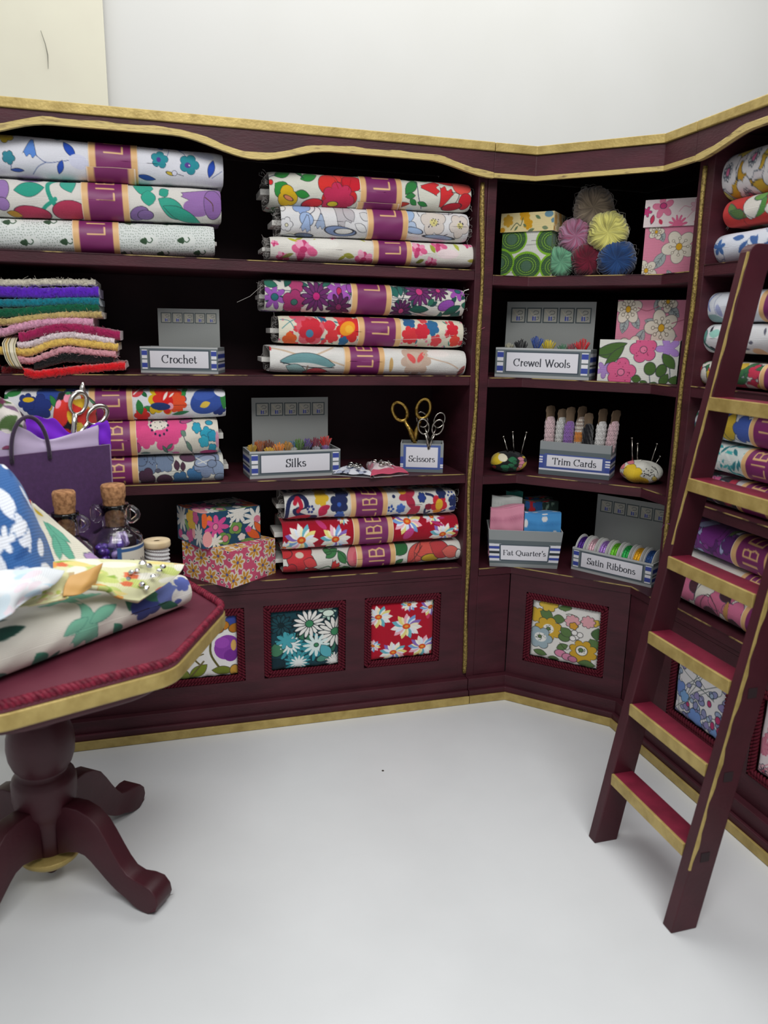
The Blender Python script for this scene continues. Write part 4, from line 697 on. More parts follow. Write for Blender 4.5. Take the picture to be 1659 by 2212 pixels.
def front_tall(w, h, word, size, full=False):
    H = 100*h/w; cv = Cv((0, 0), (100, 0), (0, H), '8b9092', q=.3, ow=.5)
    cv.run('r 50 %f 50 %f 0 5c666a -' % (H*.62, H*.38))
    if full:
        cv.run('r 50 %f 50 %f 0 8b9092 -;r 50 %f 50 %f 0 3f4f98 -;r 50 %f 50 %f 0 e0e0e4 -;r 50 %f 50 %f 0 e0e0e4 -;r 50 %f 50 %f 0 6a7478 -' % (H*.3, H*.2, H*.66, H*.2, H*.73, H*.03, H*.8, H*.025, H*.93, H*.07))
        cv.run('r 50 %f 43 %f 0 4a5f9e -;r 50 %f 37 %f 0 dedde4 -' % (H*.47, H*.42, H*.47, H*.35))
    else:
        cv.run('r 50 %f 50 %f 0 3f4f98 -' % (H*.60, H*.20))
        for yy in (.47, .55, .62): cv.run('r 91 %f 9 %f 0 dedee4 -;r 1 %f 4 %f 0 dedee4 -' % (H*yy, H*.022, H*yy, H*.022))
        cv.run('r 50 %f 50 %f 0 dedee4 -;r 50 %f 43 %f 0 4a5a96 -;r 50 %f 39 %f 0 dedde4 -' % (H*.83, H*.026, H*.57, H*.21, H*.57, H*.17))
    text(cv, word, 50, H*(.54 if full else .57)+size*.30, size, '34363e', mw=62); return cv
def front_fat(w, h, word, size):
    H = 100*h/w; cv = Cv((0, 0), (100, 0), (0, H), '8f9495', q=.27, ow=.5)
    cv.run('r 50 %f 50 %f 0 5e686c -;r 50 %f 43 %f 0 5e686c -' % (H*.31, H*.045, H*.60, H*.30))
    for x in (8, 93):
        for k, yy in enumerate((.40, .47, .54, .60, .67, .735, .80)): cv.run('r %f %f 9 %f 0 %s -' % (x, H*yy, H*.033, ['dedee4', '3d4c9e', 'dedee4', '30363c', 'dedee4', '3d4c9e', 'dedee4'][k]))
    cv.run('r 50 %f 35.5 %f 0 4c5761 -;r 50 %f 33.5 %f 0 dedde4 -;r 50 %f 50 %f 0 5e686c -' % (H*.60, H*.225, H*.60, H*.195, H*.87, H*.03))
    text(cv, word, 50, H*.60+size*.28, size, '34363e', mw=61); return cv
def side_cv(d, h, tall=0):
    H = 100*h/d; cv = Cv((0, 0), (100, 0), (0, H), '858b8d', q=1.2)
    ys = ((.22, .08, 'dedee4'), (.34, .09, '3d4c9e'), (.46, .045, 'dedee4'), (.54, .02, '30363c'), (.61, .045, 'dedee4'), (.71, .08, '3d4c9e'), (.82, .045, 'dedee4'))
    for y, hh, c in ys: cv.run('r 50 %f 50 %f 0 %s -' % (H*(y*.8+.2 if tall else y), H*hh*(.8 if tall else 1), c))
    return cv
def tray(M, root, w, d, h, cvf, tall=0, flare=0, cut=0):
    cm = CM(); t = .005; P = lambda x, y, z: mp(M, (x, y, z)); f = flare
    F = [(0, 0), (w, 0), (w, d), (0, d)]; T = [(-f, -f), (w+f, -f), (w+f, d+f), (-f, d+f)]
    cs = side_cv(d, h, tall)
    for i in range(4):
        a, b_ = F[i], F[(i+1) % 4]; c, e = T[i], T[(i+1) % 4]; im = cvf if i == 0 else (cs if i != 2 else side_cv(w, h, tall)); nn = int(np.hypot(b_[0]-a[0], b_[1]-a[1])*1150) if i == 0 else 24; mm = int(h*1150) if i == 0 else 46
        cm.quad(P(*c, h), P(*e, h), P(*b_, 0), P(*a, 0), img=im, n=nn, m=mm)
        sh_ = lambda p, q=t: (p[0]+(q if p[0] < w/2 else -q), p[1]+(q if p[1] < d/2 else -q))
        cm.quad(P(*sh_(e), h), P(*sh_(c), h), P(*sh_(a), .004), P(*sh_(b_), .004), col='8a8f90', n=3, m=3)
        cm.quad(P(*sh_(c), h), P(*sh_(e), h), P(*e, h), P(*c, h), col='b9bbbb', n=3, m=2)
    cm.quad(P(0, d, 0), P(w, d, 0), P(w, 0, 0), P(0, 0, 0), col='777', n=2, m=2); cm.quad(P(t, d-t, .004), P(w-t, d-t, .004), P(w-t, t, .004), P(t, t, .004), col='777', n=2, m=2)
    return cm.build('tray', PAPER, root, smooth=False)
def back_card(M, root, x0, x1, y, h, lean=0, n=5):
    w = x1-x0; H = 100*h/w; cv = Cv((0, 0), (100, 0), (0, H), '8c8f8d', q=.3); s = 8.4
    for i in range(n): icon(cv, 13.5+i*18.3, 15, s)
    P = lambda x, y_, z: mp(M, (x, y_, z)); cm = CM(); cm.quad(P(x0, y+lean, h), P(x1, y+lean, h), P(x1, y, .005), P(x0, y, .005), img=cv, n=int(w*1000), m=int(h*1000)); cm.quad(P(x1, y+lean+.003, h), P(x0, y+lean+.003, h), P(x0, y+.003, .005), P(x1, y+.003, .005), col='8a8a88')
    cm.quad(P(x0, y+lean+.003, h), P(x1, y+lean+.003, h), P(x1, y+lean, h), P(x0, y+lean, h), col='a9abab'); return cm.build('back_card', PAPER, root, smooth=False)
def display_box(label, p0, p1, z, d, h, cvf, card=None, tall=0, flare=0):
    M, w = frame(p0, p1, z); root = empty('display_box', M @ Vector((w/2, d/2, 0)), label, 'box'); tray(M, root, w, d, h, cvf(w, h), tall, flare)
    if card: back_card(M, root, card[0], card[1], d-.009, card[2], card[3])
    return M, w, root
Mc, wc, _ = display_box('open low grey card box lettered Crochet with a tall back card', (-1.222, .125), (-.962, .055), 1.3257, .125, .090, lambda w, h: front_low(w, h, 'Crochet'), (.035, .255, .222, .004))
Ms, ws_, _ = display_box('open low grey card box lettered Silks, thread skeins inside and a tall back card', (-.862, .040), (-.520, .068), .9502, .13, .100, lambda w, h: front_low(w, h, 'Silks'), (.035, .330, .283, .0))
Mk, wk, _ = display_box('small square grey card box lettered Scissors holding tiny scissors', (-.275, .095), (-.118, .040), .9502, .105, .112, lambda w, h: front_tall(w, h, 'Scissors', 19, True), None)
Mw, ww_, _ = display_box('open low grey card box lettered Crewel Wools in the corner cabinet', (.100, .085), (.375, -.152), 1.3187, .13, .112, lambda w, h: front_low(w, h, 'Crewel Wools', None), (.0, .348, .288, .006))
Mt, wt, _ = display_box('taller grey card box lettered Trim Cards between the two pincushions', (.272, -.002), (.478, -.182), .9422, .13, .132, lambda w, h: front_tall(w, h, 'Trim Cards', 15), None, 1)
Mf, wf, _ = display_box("flared grey card box lettered Fat Quarter's filled with folded cloth", (.092, .020), (.345, -.075), .5632, .15, .155, lambda w, h: front_fat(w, h, "Fat Quarter's", 14), None, 1, .012)
Mr, wr_, _ = display_box('long grey card box lettered Satin Ribbons with a tall back card behind the reels', (.402, -.085), (.578, -.370), .5632, .15, .092, lambda w, h: front_low(w, h, 'Satin Ribbons', 11), (.02, .325, .292, .0))
# thread skeins
def tuft(M, x, y, z, r, c1, label, cat, name, group, n=46, h=.03):
    c = mp(M, (x, y, z)); cm = CM(); sd = rnd.random()*9
    for k in range(n):
        a = rnd.uniform(0, 2*PI); q = rnd.random()**.5; d = np.array([math.cos(a)*q, math.sin(a)*q, .55+.6*(1-q)+rnd.uniform(-.1, .15)]); d /= np.linalg.norm(d)
        L = r*rnd.uniform(.85, 1.15); p0 = c-np.array([0, 0, h])+d*r*.05; p1 = c+d*L*np.array([1, 1, 1]); w = np.cross(d, [.3, .5, .8]); w = w/np.linalg.norm(w)*r*.085; w2 = np.cross(d, w)
        ringp = [w, w2, -w, -w2]; col = hx(c1)*rnd.uniform(.75, 1.12)
        cm.grid([[p0+k_ for k_ in ringp], [(p0+p1)/2+k_ for k_ in ringp], [p1+k_*.7 for k_ in ringp], [p1+d*r*.03]*4], col, closed=True)
    o = cm.build(name, YARN, None); return tag(o, label, cat, group)
def skeins(M, w, spec, z, group, cat='thread skein'):
    for (x, y, dz, r, c, lab) in spec: tuft(M, x*w, y, z+dz, r, c, lab, cat, 'thread_skein' if 'silk' in lab else 'wool_skein', group)
GS = 'silk skeins in the Silks box'
skeins(Ms, ws_, [(.07, .075, -.004, .020, 'c8a028', 'mustard silk skein at the far left end of the Silks box'), (.17, .095, .0, .027, 'b05a18', 'rust orange silk skein at the back left of the Silks box'), (.26, .09, .002, .026, '7c3c1c', 'chestnut brown silk skein beside the rust one in the Silks box'),
  (.23, .03, -.008, .020, 'd8a820', 'yellow silk skein at the front of the Silks box'), (.34, .035, -.002, .026, 'e88a1a', 'bright orange silk skein at the front of the Silks box'), (.44, .045, .0, .026, 'b8822a', 'ochre silk skein right of the bright orange one'),
  (.53, .085, -.002, .024, '3f6a90', 'steel blue silk skein in the middle of the Silks box'), (.60, .08, .004, .026, '4f7a2c', 'moss green silk skein in the Silks box'), (.69, .085, .004, .026, '5a4588', 'violet silk skein in the Silks box'), (.79, .085, .004, .027, '7a1f3a', 'wine silk skein in the Silks box'),
  (.90, .075, .008, .030, 'c42c28', 'scarlet silk skein at the right end of the Silks box'), (.64, .035, -.008, .018, '2a2c34', 'black silk skein at the front of the Silks box'), (.75, .03, -.008, .018, '9a9aa4', 'silver grey silk skein at the front of the Silks box'), (.86, .03, -.006, .018, '7c5a98', 'lilac silk skein at the front right of the Silks box'), (.50, .035, -.01, .017, 'b0b0a8', 'pale grey silk skein at the front of the Silks box')], .100, GS)
GW = 'wool skeins in the Crewel Wools box'
skeins(Mw, ww_, [(.10, .06, -.004, .020, 'a9a58e', 'cream wool skein at the left end of the Crewel Wools box'), (.24, .05, .0, .030, '14151a', 'black wool skein in the Crewel Wools box'), (.40, .05, .012, .030, '24489a', 'royal blue wool skein standing tall in the Crewel Wools box'), (.54, .045, .0, .030, 'd8c020', 'yellow wool skein in the Crewel Wools box'),
  (.69, .05, -.006, .024, '3f7a56', 'green wool skein in the Crewel Wools box'), (.77, .045, -.002, .022, '8a3a44', 'dull maroon wool skein in the Crewel Wools box'), (.89, .045, .004, .032, 'cc1a24', 'bright red wool skein at the right end of the Crewel Wools box')], .112, GW)
# ------------------------------------------------------------------ yarn balls
def yarn(px, py, dd, r, col, col2, label, depth=.055, sw=1.2):
    c = onP(px, py, (BX+S2*dd, S2*dd, 0), (S2, S2, 0)); f = (CAM-c); f = f/np.linalg.norm(f); u = np.cross([0, 0, 1], f); u /= np.linalg.norm(u); v = np.cross(f, u)
    cm = CM(); A, B = np.meshgrid(np.linspace(.0, 1, 56), np.linspace(0, 2*PI, 220, endpoint=False), indexing='ij'); sd = rnd.random()*7
    th = A*PI; tw = B+.35*np.sin(th)+.10*np.sin(A*14+sd+3*np.sin(B*3)); k = np.sin(tw*19+sd+np.sin(tw*5+sd)*2.2+np.sin(tw*11)*1.1); k2 = np.sin(tw*53+A*9+sd+2*np.sin(tw*7))
    rad = r*1.06*np.sin(th)**.72*(1+.030*k+.018*k2+.03*np.sin(B*5+sd)); z = r*.80*np.cos(th)-r*.26*np.exp(-(A/.11)**2)+r*.035*(k*.6+k2*.5)*np.sin(th)
    z = np.where(z < 0, z*(1+depth/r*.5), z); P = c+rad[..., None]*(np.cos(B)[..., None]*u+np.sin(B)[..., None]*v)+z[..., None]*f
    m = np.clip(.5+.5*np.sin(tw*11+sd*3)*np.cos(tw*3+sd), 0, 1)[..., None]; C = hx(col)*(1-m)+hx(col2)*m; C = C*(.90+.1*k[..., None]+.06*k2[..., None])
    cm.grid(P, C, closed=True); o = empty('yarn_ball', c-np.array([0, 0, r]), label, 'yarn ball', 'yarn balls heaped on the corner shelf'); cm.build('wound_wool', YARN, o)
    for _ in range(5):
        b = None
    b = MB()
    for _ in range(18):
        a = rnd.uniform(0, 2*PI); w = (math.cos(a)*u+math.sin(a)*v); t = (-math.sin(a)*u+math.cos(a)*v)*rnd.choice((-1, 1)); p = c+w*r*.95+f*rnd.uniform(-.3, .5)*r
        b.tube([p, p+w*.008+t*.01, p+w*rnd.uniform(.006, .018)+t*.024, p+w*.002+t*.036], .00035, 4)
    tag(b.build('stray_fibres', FUZZ, o), kind='stuff'); return o
yarn(1282, 448, .135, .068, '9a8a76', '75675a', 'taupe yarn ball crowning the heap of wool')
yarn(1244, 510, .125, .062, '9c4f6c', 'b08aa6', 'variegated pink and mauve yarn ball, left of the middle row', sw=2)
yarn(1313, 502, .11, .068, 'e0dc80', 'cfc86a', 'pale yellow yarn ball, right of the middle row')
yarn(1210, 566, .12, .056, '7fb894', '5f9c7a', 'mint green yarn ball at the left foot of the heap')
yarn(1271, 561, .125, .060, '7c1d34', '5a1226', 'burgundy yarn ball at the bottom middle of the heap')
yarn(1332, 561, .115, .066, '2a5088', '1c3a6a', 'deep blue yarn ball at the right foot of the heap')
# ------------------------------------------------------------------ cloth-covered boxes
def cloth_box(label, name, p0, p1, z, d, h, cv, cs=None, lid=None, cat='box', taper=0):
    M, w = frame(p0, p1, z); root = empty(name, M @ Vector((w/2, d/2, 0)), label, cat); P = lambda x, y, z_: mp(M, (x, y, z_))
    def shell(nm, x0, x1, y0, y1, z0, z1, cf, cs_, ct, tp=0):
        cm = CM(); r = 600
        g = lambda a, b_: max(8, int(abs(b_-a)*r))
        cm.quad(P(x0-tp, y0-tp, z1), P(x1+tp, y0-tp, z1), P(x1, y0, z0), P(x0, y0, z0), img=cf, n=g(x0, x1), m=g(z0, z1)); cm.quad(P(x1+tp, y0-tp, z1), P(x1+tp, y1+tp, z1), P(x1, y1, z0), P(x1, y0, z0), img=cs_, n=g(y0, y1), m=g(z0, z1))
        cm.quad(P(x0-tp, y1+tp, z1), P(x0-tp, y0-tp, z1), P(x0, y0, z0), P(x0, y1, z0), img=cs_, n=g(y0, y1), m=g(z0, z1)); cm.quad(P(x1+tp, y1+tp, z1), P(x0-tp, y1+tp, z1), P(x0, y1, z0), P(x1, y1, z0), img=cs_, n=40, m=30)
        cm.quad(P(x0-tp, y1+tp, z1), P(x1+tp, y1+tp, z1), P(x1+tp, y0-tp, z1), P(x0-tp, y0-tp, z1), img=ct, n=g(x0, x1), m=g(y0, y1)); cm.quad(P(x0, y0, z0), P(x1, y0, z0), P(x1, y1, z0), P(x0, y1, z0), col='888')
        o = cm.build(nm, CLOTH, root, smooth=False); return o
    if lid: shell('box_body', 0, w, 0, d, 0, h-.01, cv, cs or cv, cv); shell('lid', -.007, w+.007, -.007, d+.007, h-lid[0], h, lid[1], lid[1], lid[1], -.001)
    else: shell('box_body', 0, w, 0, d, 0, h, cv, cs or cv, cv)
    return M, w, root
C100 = lambda bg, asp, q=.45: Cv((0, 0), (100, 0), (0, 100*asp), bg, q=q, ow=.7)
gr = Cv((0, -38), (100, -38), (0, 102), 'd8d8d0', q=.45, ow=.7)
for x, y in ((20, 14), (52, 75), (100, 20), (-4, 66), (110, 78)): gr.run('e %d %d 31 33 0 7eb52e -;e %d %d 26 28 0 95c83c -' % (x, y, x, y)); [gr.run('o %d %d %f %d 1.5 4a7434' % (x, y, rr, int(rr*1.6))) for rr in (12, 17, 22, 26)]; gr.run('e %d %d 10 12 0 4f6e58 -' % (x, y))
gr.run('s .8 555 50 28 80 26;s .8 555 0 88 26 90;s .8 555 60 18 85 20')
yl = C100('e0cf9a', .3); yl.run('f 52 18 9 6 d09a1e -;f 14 12 10 6 c89a30 -;f 45 4 10 6 d09a1e -;e 90 4 8 5 0 6a8fa0 -;l 70 8 6 2.5 30 5f7a58 -;l 58 28 7 2.5 -20 6a7a58 -;s 1.4 5f6a50 20 26 30 16 38 20 42 8;l 84 25 6 3 10 7a8a68 -;l 30 24 5 1.8 -50 6a7a58 -;e 4 26 5 4 0 c89020 -;l 46 20 4 2 40 6a7a58 -;f 98 14 4 5 6a8fa0 -')
cloth_box('small box in green circle print with a mustard flowered lid', 'lidded_box', (.128, .140), (.266, .003), 1.6919, .16, .235, gr, lid=(.068, yl))
def bw(cv, x, y, r):
    for k in range(5):
        t = 2*PI*k/5+x; cv.shape('e', x+r*.55*math.cos(t), y+r*.55*math.sin(t), r*.46, r*.36, math.degrees(t), 'e0d8c8', '6a6466')
    cv.shape('e', x, y, r*.6, r*.6, 0, 'e0d8c8', None)
    for k in range(8): t = 2*PI*k/8; cv.line([(x+r*.2*math.cos(t), y+r*.2*math.sin(t)), (x+r*.46*math.cos(t), y+r*.46*math.sin(t))], .8, '6a6050'); cv.shape('e', x+r*.5*math.cos(t), y+r*.5*math.sin(t), 1.9, 1.9, 0, 'e8e0d0', '6a6050')
    cv.shape('e', x, y, r*.17, r*.2, 0, 'dca828', '6a6050')
def vleaf(cv, x, y, L, a, c='a3adad'):
    cv.shape('l', x, y, L, L*.5, a, c, '60666a'); t = math.radians(a); cv.line([(x-L*.8*math.cos(t), y-L*.8*math.sin(t)), (x+L*.8*math.cos(t), y+L*.8*math.sin(t))], .9, '60666a')
    for k in (-.3, .1, .45):
        for s_ in (-.8, .8): cv.line([(x+k*L*math.cos(t), y+k*L*math.sin(t)), (x+(k+.25)*L*math.cos(t)-s_*L*.3*math.sin(t), y+(k+.25)*L*math.sin(t)+s_*L*.3*math.cos(t))], .7, '60666a')
pk1 = Cv((0, -44), (100, -44), (0, 88), 'd987a0', q=.45, ow=.7)
for a in ((30, 15, 12, 70), (30, 60, 18, 120), (95, 70, 12, 40), (70, 88, 10, 0), (50, 86, 9, 60)): vleaf(pk1, *a)
bw(pk1, 62, 36, 30); bw(pk1, 8, 78, 20); bw(pk1, 104, 44, 22); bw(pk1, 20, 8, 14)
pk2 = C100('e4d6d6', .42); pk2.run('d 30 12 17 5 dd7c9c b03a68;e 30 10 5 4 0 c8407a;d 4 18 8 5 c8407a;l 14 30 7 3 100 c83a5a;d 56 40 15 12 dc6a90 c04070;f 88 38 7 5 c83060 -;s .8 d08aa0 56 20 64 12 74 14 80 8;s .8 d08aa0 70 30 80 20 92 22;d 84 12 10 6 e4b8c4 c87a94;l 28 34 5 3 60 c83a5a -')
cloth_box('tall pink flowered box with a pale pink lid on the top corner shelf', 'lidded_box', (.505, -.232), (.640, -.366), 1.6919, .14, .252, pk1, lid=(.090, pk2))
pk3 = C100('d98aa2', 1.08)
for a in ((12, 32, 12, 100), (28, 28, 11, 60), (52, 30, 11, 20), (80, 14, 12, 40), (58, 8, 10, 80), (36, 50, 13, 115), (80, 45, 9, 10), (98, 60, 11, 100), (4, 58, 10, 30)): vleaf(pk3, *a)
bw(pk3, 16, 12, 20); bw(pk3, 66, 36, 24); bw(pk3, 24, 66, 20); bw(pk3, 72, 2, 14); pk3.run('s 1 a85a70 30 10 44 14 60 8;s 1 a85a70 80 30 100 24')
cloth_box('pink flowered box standing behind the leafy printed box, middle corner shelf', 'cloth_covered_box', (.478, -.142), (.650, -.314), 1.3187, .09, .292, pk3)
lf = C100('dcdcd4', .55)
lf.run('l 6 18 20 5 20 4a6a34;l 14 12 22 6 -20 4a6a34;l 20 22 18 5 -50 4a6a34;d 8 40 11 5 a887c4 6a5080;f 56 12 17 5 d8608c;e 56 12 4 4 0 e0789c;p 56 12 12 12 .6 702040;f 30 42 19 5 d8608c;e 30 42 4 4 0 e0789c;p 30 42 13 14 .6 702040;d 86 10 15 5 b08ad0 6a5080;e 66 36 7 8 0 4a6a34;e 80 38 6 8 20 4a6a34;l 50 50 6 5 0 4a6a34;l 60 56 6 4 40 4a6a34;l 72 58 6 5 40 4a6a34;l 84 50 9 5 -60 4a6a34;s .8 345 66 44 68 56;s .8 345 88 20 92 50;l 88 26 12 6 50 4a6a34;l 98 50 6 8 90 4a6a34', '3a3a44')
lf2 = C100('2c3a34', .8); lf2.scatter(16, ['l X Y 12 6 A 5a6a5c', 'l X Y 10 5 A 8f9a90'], 3)
cloth_box('box covered in pink and green leafy print, in front of the pink flowered box', 'cloth_covered_box', (.402, -.165), (.600, -.362), 1.3187, .075, .150, lf, cs=lf2)
pb = C100('cf4f72', .62, .4)
def pinkbox(cv, seed, m):
    g = random.Random(seed)
    for i in range(8):
        for j in range(5): x, y = i*13+g.uniform(-4, 4)+(j % 2)*6, j*14+g.uniform(-4, 4); cv.run('e %f %f 3 3 0 e6d8d0 -;e %f %f 1.5 1.5 0 2a2430 -' % (x, y, x, y))
    for x, y in m:
        for k in range(7): t = 2*PI*k/7; cv.shape('e', x+9*math.cos(t), y+9*math.sin(t), 7.6, 4.4, math.degrees(t), 'e4d8c8', None); cv.shape('l', x+7*math.cos(t), y+7*math.sin(t), 6.5, 2.6, math.degrees(t), 'd09028', None)
        cv.shape('e', x, y, 4, 4, 0, 'd09028', None); cv.shape('e', x, y, 2.6, 2.6, 0, '5a5a9a', None)
    return cv
pinkbox(pb, 1, [(15, 22), (52, 10), (88, 14), (30, 52), (70, 40), (94, 55), (5, 50)]); pbs = pinkbox(C100('cf4f72', .62, .4), 2, [(10, 10), (40, 22), (75, 12), (22, 48), (60, 50), (92, 40)])
cloth_box('pink calico box with mustard daisies jutting over the lowest shelf', 'cloth_covered_box', (-.948, -.070), (-.768, .080), .5757, .25, .137, pb, cs=pbs)
nb = C100('1c4a68', .62, .4)
nb.run('''l 12 12 8 5 90 f07a2c -;l 17 26 10 5 80 f07a2c -;d 24 26 21 7 d84f94;e 22 26 4 5 0 e88aa8;d 62 8 22 10 e4e2da -;d 92 24 24 10 e4e2da;e 94 24 6 7 0 d87a90 -;f 56 34 12 4 6f9a4a;e 56 35 5 5 0 d8808c;f 36 50 12 4 6f9a4a;e 38 50 5 6 0 d8808c;l 86 50 16 7 40 e0622c;l 96 40 14 5 60 e0622c;d 20 52 14 8 e4e2da -;e 8 46 8 14 0 e8a0a0 -;f 66 52 7 5 e4e2da;e 4 12 5 14 0 e0622c -;s 2 e0d8d0 44 4 50 20 46 30;f 78 40 6 5 d84f94 -;l 76 60 12 4 0 6f9a4a -''')
nbs = C100('1c4a68', .62, .4); nbs.run('d 20 20 26 9 d8d4cc 345;f 60 16 22 6 d8a828 -;d 86 40 22 9 d8d4cc;f 50 46 14 5 c84a86;f 76 10 12 5 c84a86;l 40 30 14 5 50 6f9a4a -;e 12 50 8 8 0 c84a86;l 30 54 16 5 0 d8d4cc -;e 66 40 6 9 0 e8a0a0 -')
cloth_box('navy box with bright pink, white and orange flowers on top of the pink calico box', 'cloth_covered_box', (-1.040, -.018), (-.822, .085), .7135, .19, .128, nb, cs=nbs)
# ------------------------------------------------------------------ felt sheets
def felt(label, pts, th, col, y=.02, dp=.26):
    sc = 2.9625; W3 = [onY(x/sc, 580+yy/sc, y) for x, yy in pts]; xs = np.array([p[0] for p in W3]); zs = np.array([p[2] for p in W3]); hh = th/sc*2.75/FPX/2; o = np.argsort(xs); xs, zs = xs[o], zs[o]
    if xs[0] < -1.60: xs = np.r_[-1.655, xs]; zs = np.r_[zs[0], zs]
    n = 90; X = np.linspace(xs[0], xs[-1], n); Z = np.interp(X, xs, zs); Z = np.convolve(np.r_[[Z[0]]*6, Z, [Z[-1]]*6], np.ones(13)/13, 'valid')
    sec = [(dp, hh*.9), (dp*.5, hh), (.01, hh), (.003, hh*.75), (0, hh*.25), (0, -hh*.25), (.003, -hh*.75), (.01, -hh), (dp*.5, -hh), (dp, -hh*.9)]; P = np.zeros((n, len(sec), 3)); r2 = np.random.RandomState(int(rnd.random()*1e6))
    for j, (d, h) in enumerate(sec): P[:, j, 0] = X; P[:, j, 1] = y+d; P[:, j, 2] = Z+h
    P += r2.normal(0, .0013, P.shape); C = hx(col)*(1+r2.normal(0, .05, (n, len(sec), 1))); cm = CM(); cm.grid(P, C, closed=True)
    for e, s_ in ((0, True), (n-1, False)):
        Q = np.stack([P[e], P[e].mean(0)[None].repeat(len(sec), 0)]); cm.grid(Q, C[e][None].repeat(2, 0), closed=True, flip=not s_)
    o = cm.build('felt_sheet', FELT, None); tag(o, label, 'felt sheet', 'felt sheets stacked on the second shelf'); b = MB()
    for _ in range(70):
        k = rnd.random(); x = xs[0]+(xs[-1]-xs[0])*k; z = np.interp(x, X, Z)+rnd.uniform(-1, 1)*hh; p = Vector((x, y, z)); b.tube([p, p+Vector((rnd.uniform(-.006, .006), -rnd.uniform(.002, .006), rnd.uniform(-.006, .008))), p+Vector((rnd.uniform(-.014, .014), -rnd.uniform(.001, .005), rnd.uniform(-.008, .012)))], .0004, 4)
    m = FMATS.get(col) or FMATS.setdefault(col, mat('felt_fibre_'+str(len(FMATS)), col, .9, sheen=.4)); tag(b.build('felt_fibres', m, o), kind='stuff'); return o
FMATS = {}
for a in (('cream felt sheet on top of the felt stack', [(-110, 92), (0, 92), (300, 87), (608, 90)], 40, 'cdc7b4', .05), ('violet purple felt sheet, second from the top of the felt stack', [(-110, 140), (0, 148), (150, 152), (300, 156), (450, 152), (630, 148)], 60, '5a22b8', .045),
          ('teal felt sheet, third from the top of the felt stack', [(-110, 222), (0, 222), (250, 218), (450, 207), (637, 212)], 46, '0f7484', .045), ('dark green felt sheet under the teal one', [(-110, 290), (0, 288), (200, 272), (400, 250), (634, 246)], 52, '075a3c', .045),
          ('tan felt sheet in the middle of the felt stack', [(20, 345), (200, 318), (400, 298), (652, 296)], 40, 'bda468', .04), ('baby pink felt sheet, middle of the felt stack', [(-60, 425), (0, 415), (100, 380), (250, 350), (400, 338), (597, 346)], 48, 'd49ab4', .035),
          ('crimson felt sheet in the middle of the felt stack', [(120, 445), (200, 425), (320, 385), (450, 378), (600, 400), (768, 432)], 56, '9a1a50', .028), ('white felt sheet under the crimson one', [(110, 492), (180, 492), (350, 432), (480, 425), (600, 445), (735, 470)], 40, 'd8c8cc', .024),
          ('yellow felt sheet low in the felt stack', [(100, 528), (180, 548), (300, 490), (420, 465), (560, 482), (755, 505)], 44, 'd8b45a', .02), ('rose pink felt sheet low in the felt stack', [(110, 578), (190, 600), (330, 545), (420, 515), (560, 535), (742, 552)], 40, 'cc929c', .018),
          ('black felt sheet, second from the bottom of the felt stack', [(215, 622), (330, 588), (420, 566), (600, 578), (730, 590)], 58, '121416', .022), ('bright red felt sheet at the bottom of the stack', [(150, 655), (200, 688), (400, 662), (600, 640), (802, 624)], 46, 'cc0c18', -.008)):
    felt(*a)
o = felt('dark red felt sheet lying left behind the striped ribbon', [(-110, 655), (0, 652), (150, 656)], 40, '8a0c18', .06)
cm = CM(); sc = 2.9625; L_ = []; cvr = Cv((0, 0), (100, 0), (0, 100), 'd8cfae', q=1)
for x, w, c in ((12, 5, '3a3430'), (30, 14, 'b89c5c'), (50, 5, '2f2a28'), (68, 10, 'd8d0c0'), (86, 5, '3a3430')): cvr.line([(x, 0), (x, 100)], w, c)
rows = [((60, 425), (122, 430), .10), ((30, 450), (110, 452), .05), ((12, 480), (98, 490), .02), ((20, 530), (100, 535), .0), ((35, 580), (115, 580), .004), ((60, 620), (140, 628), .01), ((90, 636), (150, 645), .03)]
P = np.array([[onY(a[0]/sc+(b_[0]-a[0])/sc*t, 580+(a[1]+(b_[1]-a[1])*t)/sc, y) for t in np.linspace(0, 1, 30)] for a, b_, y in rows]); P2 = np.stack([np.stack([np.interp(np.linspace(0, 6, 30), range(7), P[:, j, k]) for k in range(3)], -1) for j in range(30)], 1)
U, V = np.meshgrid(np.linspace(0, 1, 30), np.linspace(0, 1, 30), indexing='ij'); cm.grid(P2, cvr.sample(V, U), uv=np.stack([U*8, V*8], -1)); tag(cm.build('striped_ribbon', SATIN, None, solid=.003), 'cream, tan and black striped ribbon tied round the left end of the felt stack', 'ribbon')
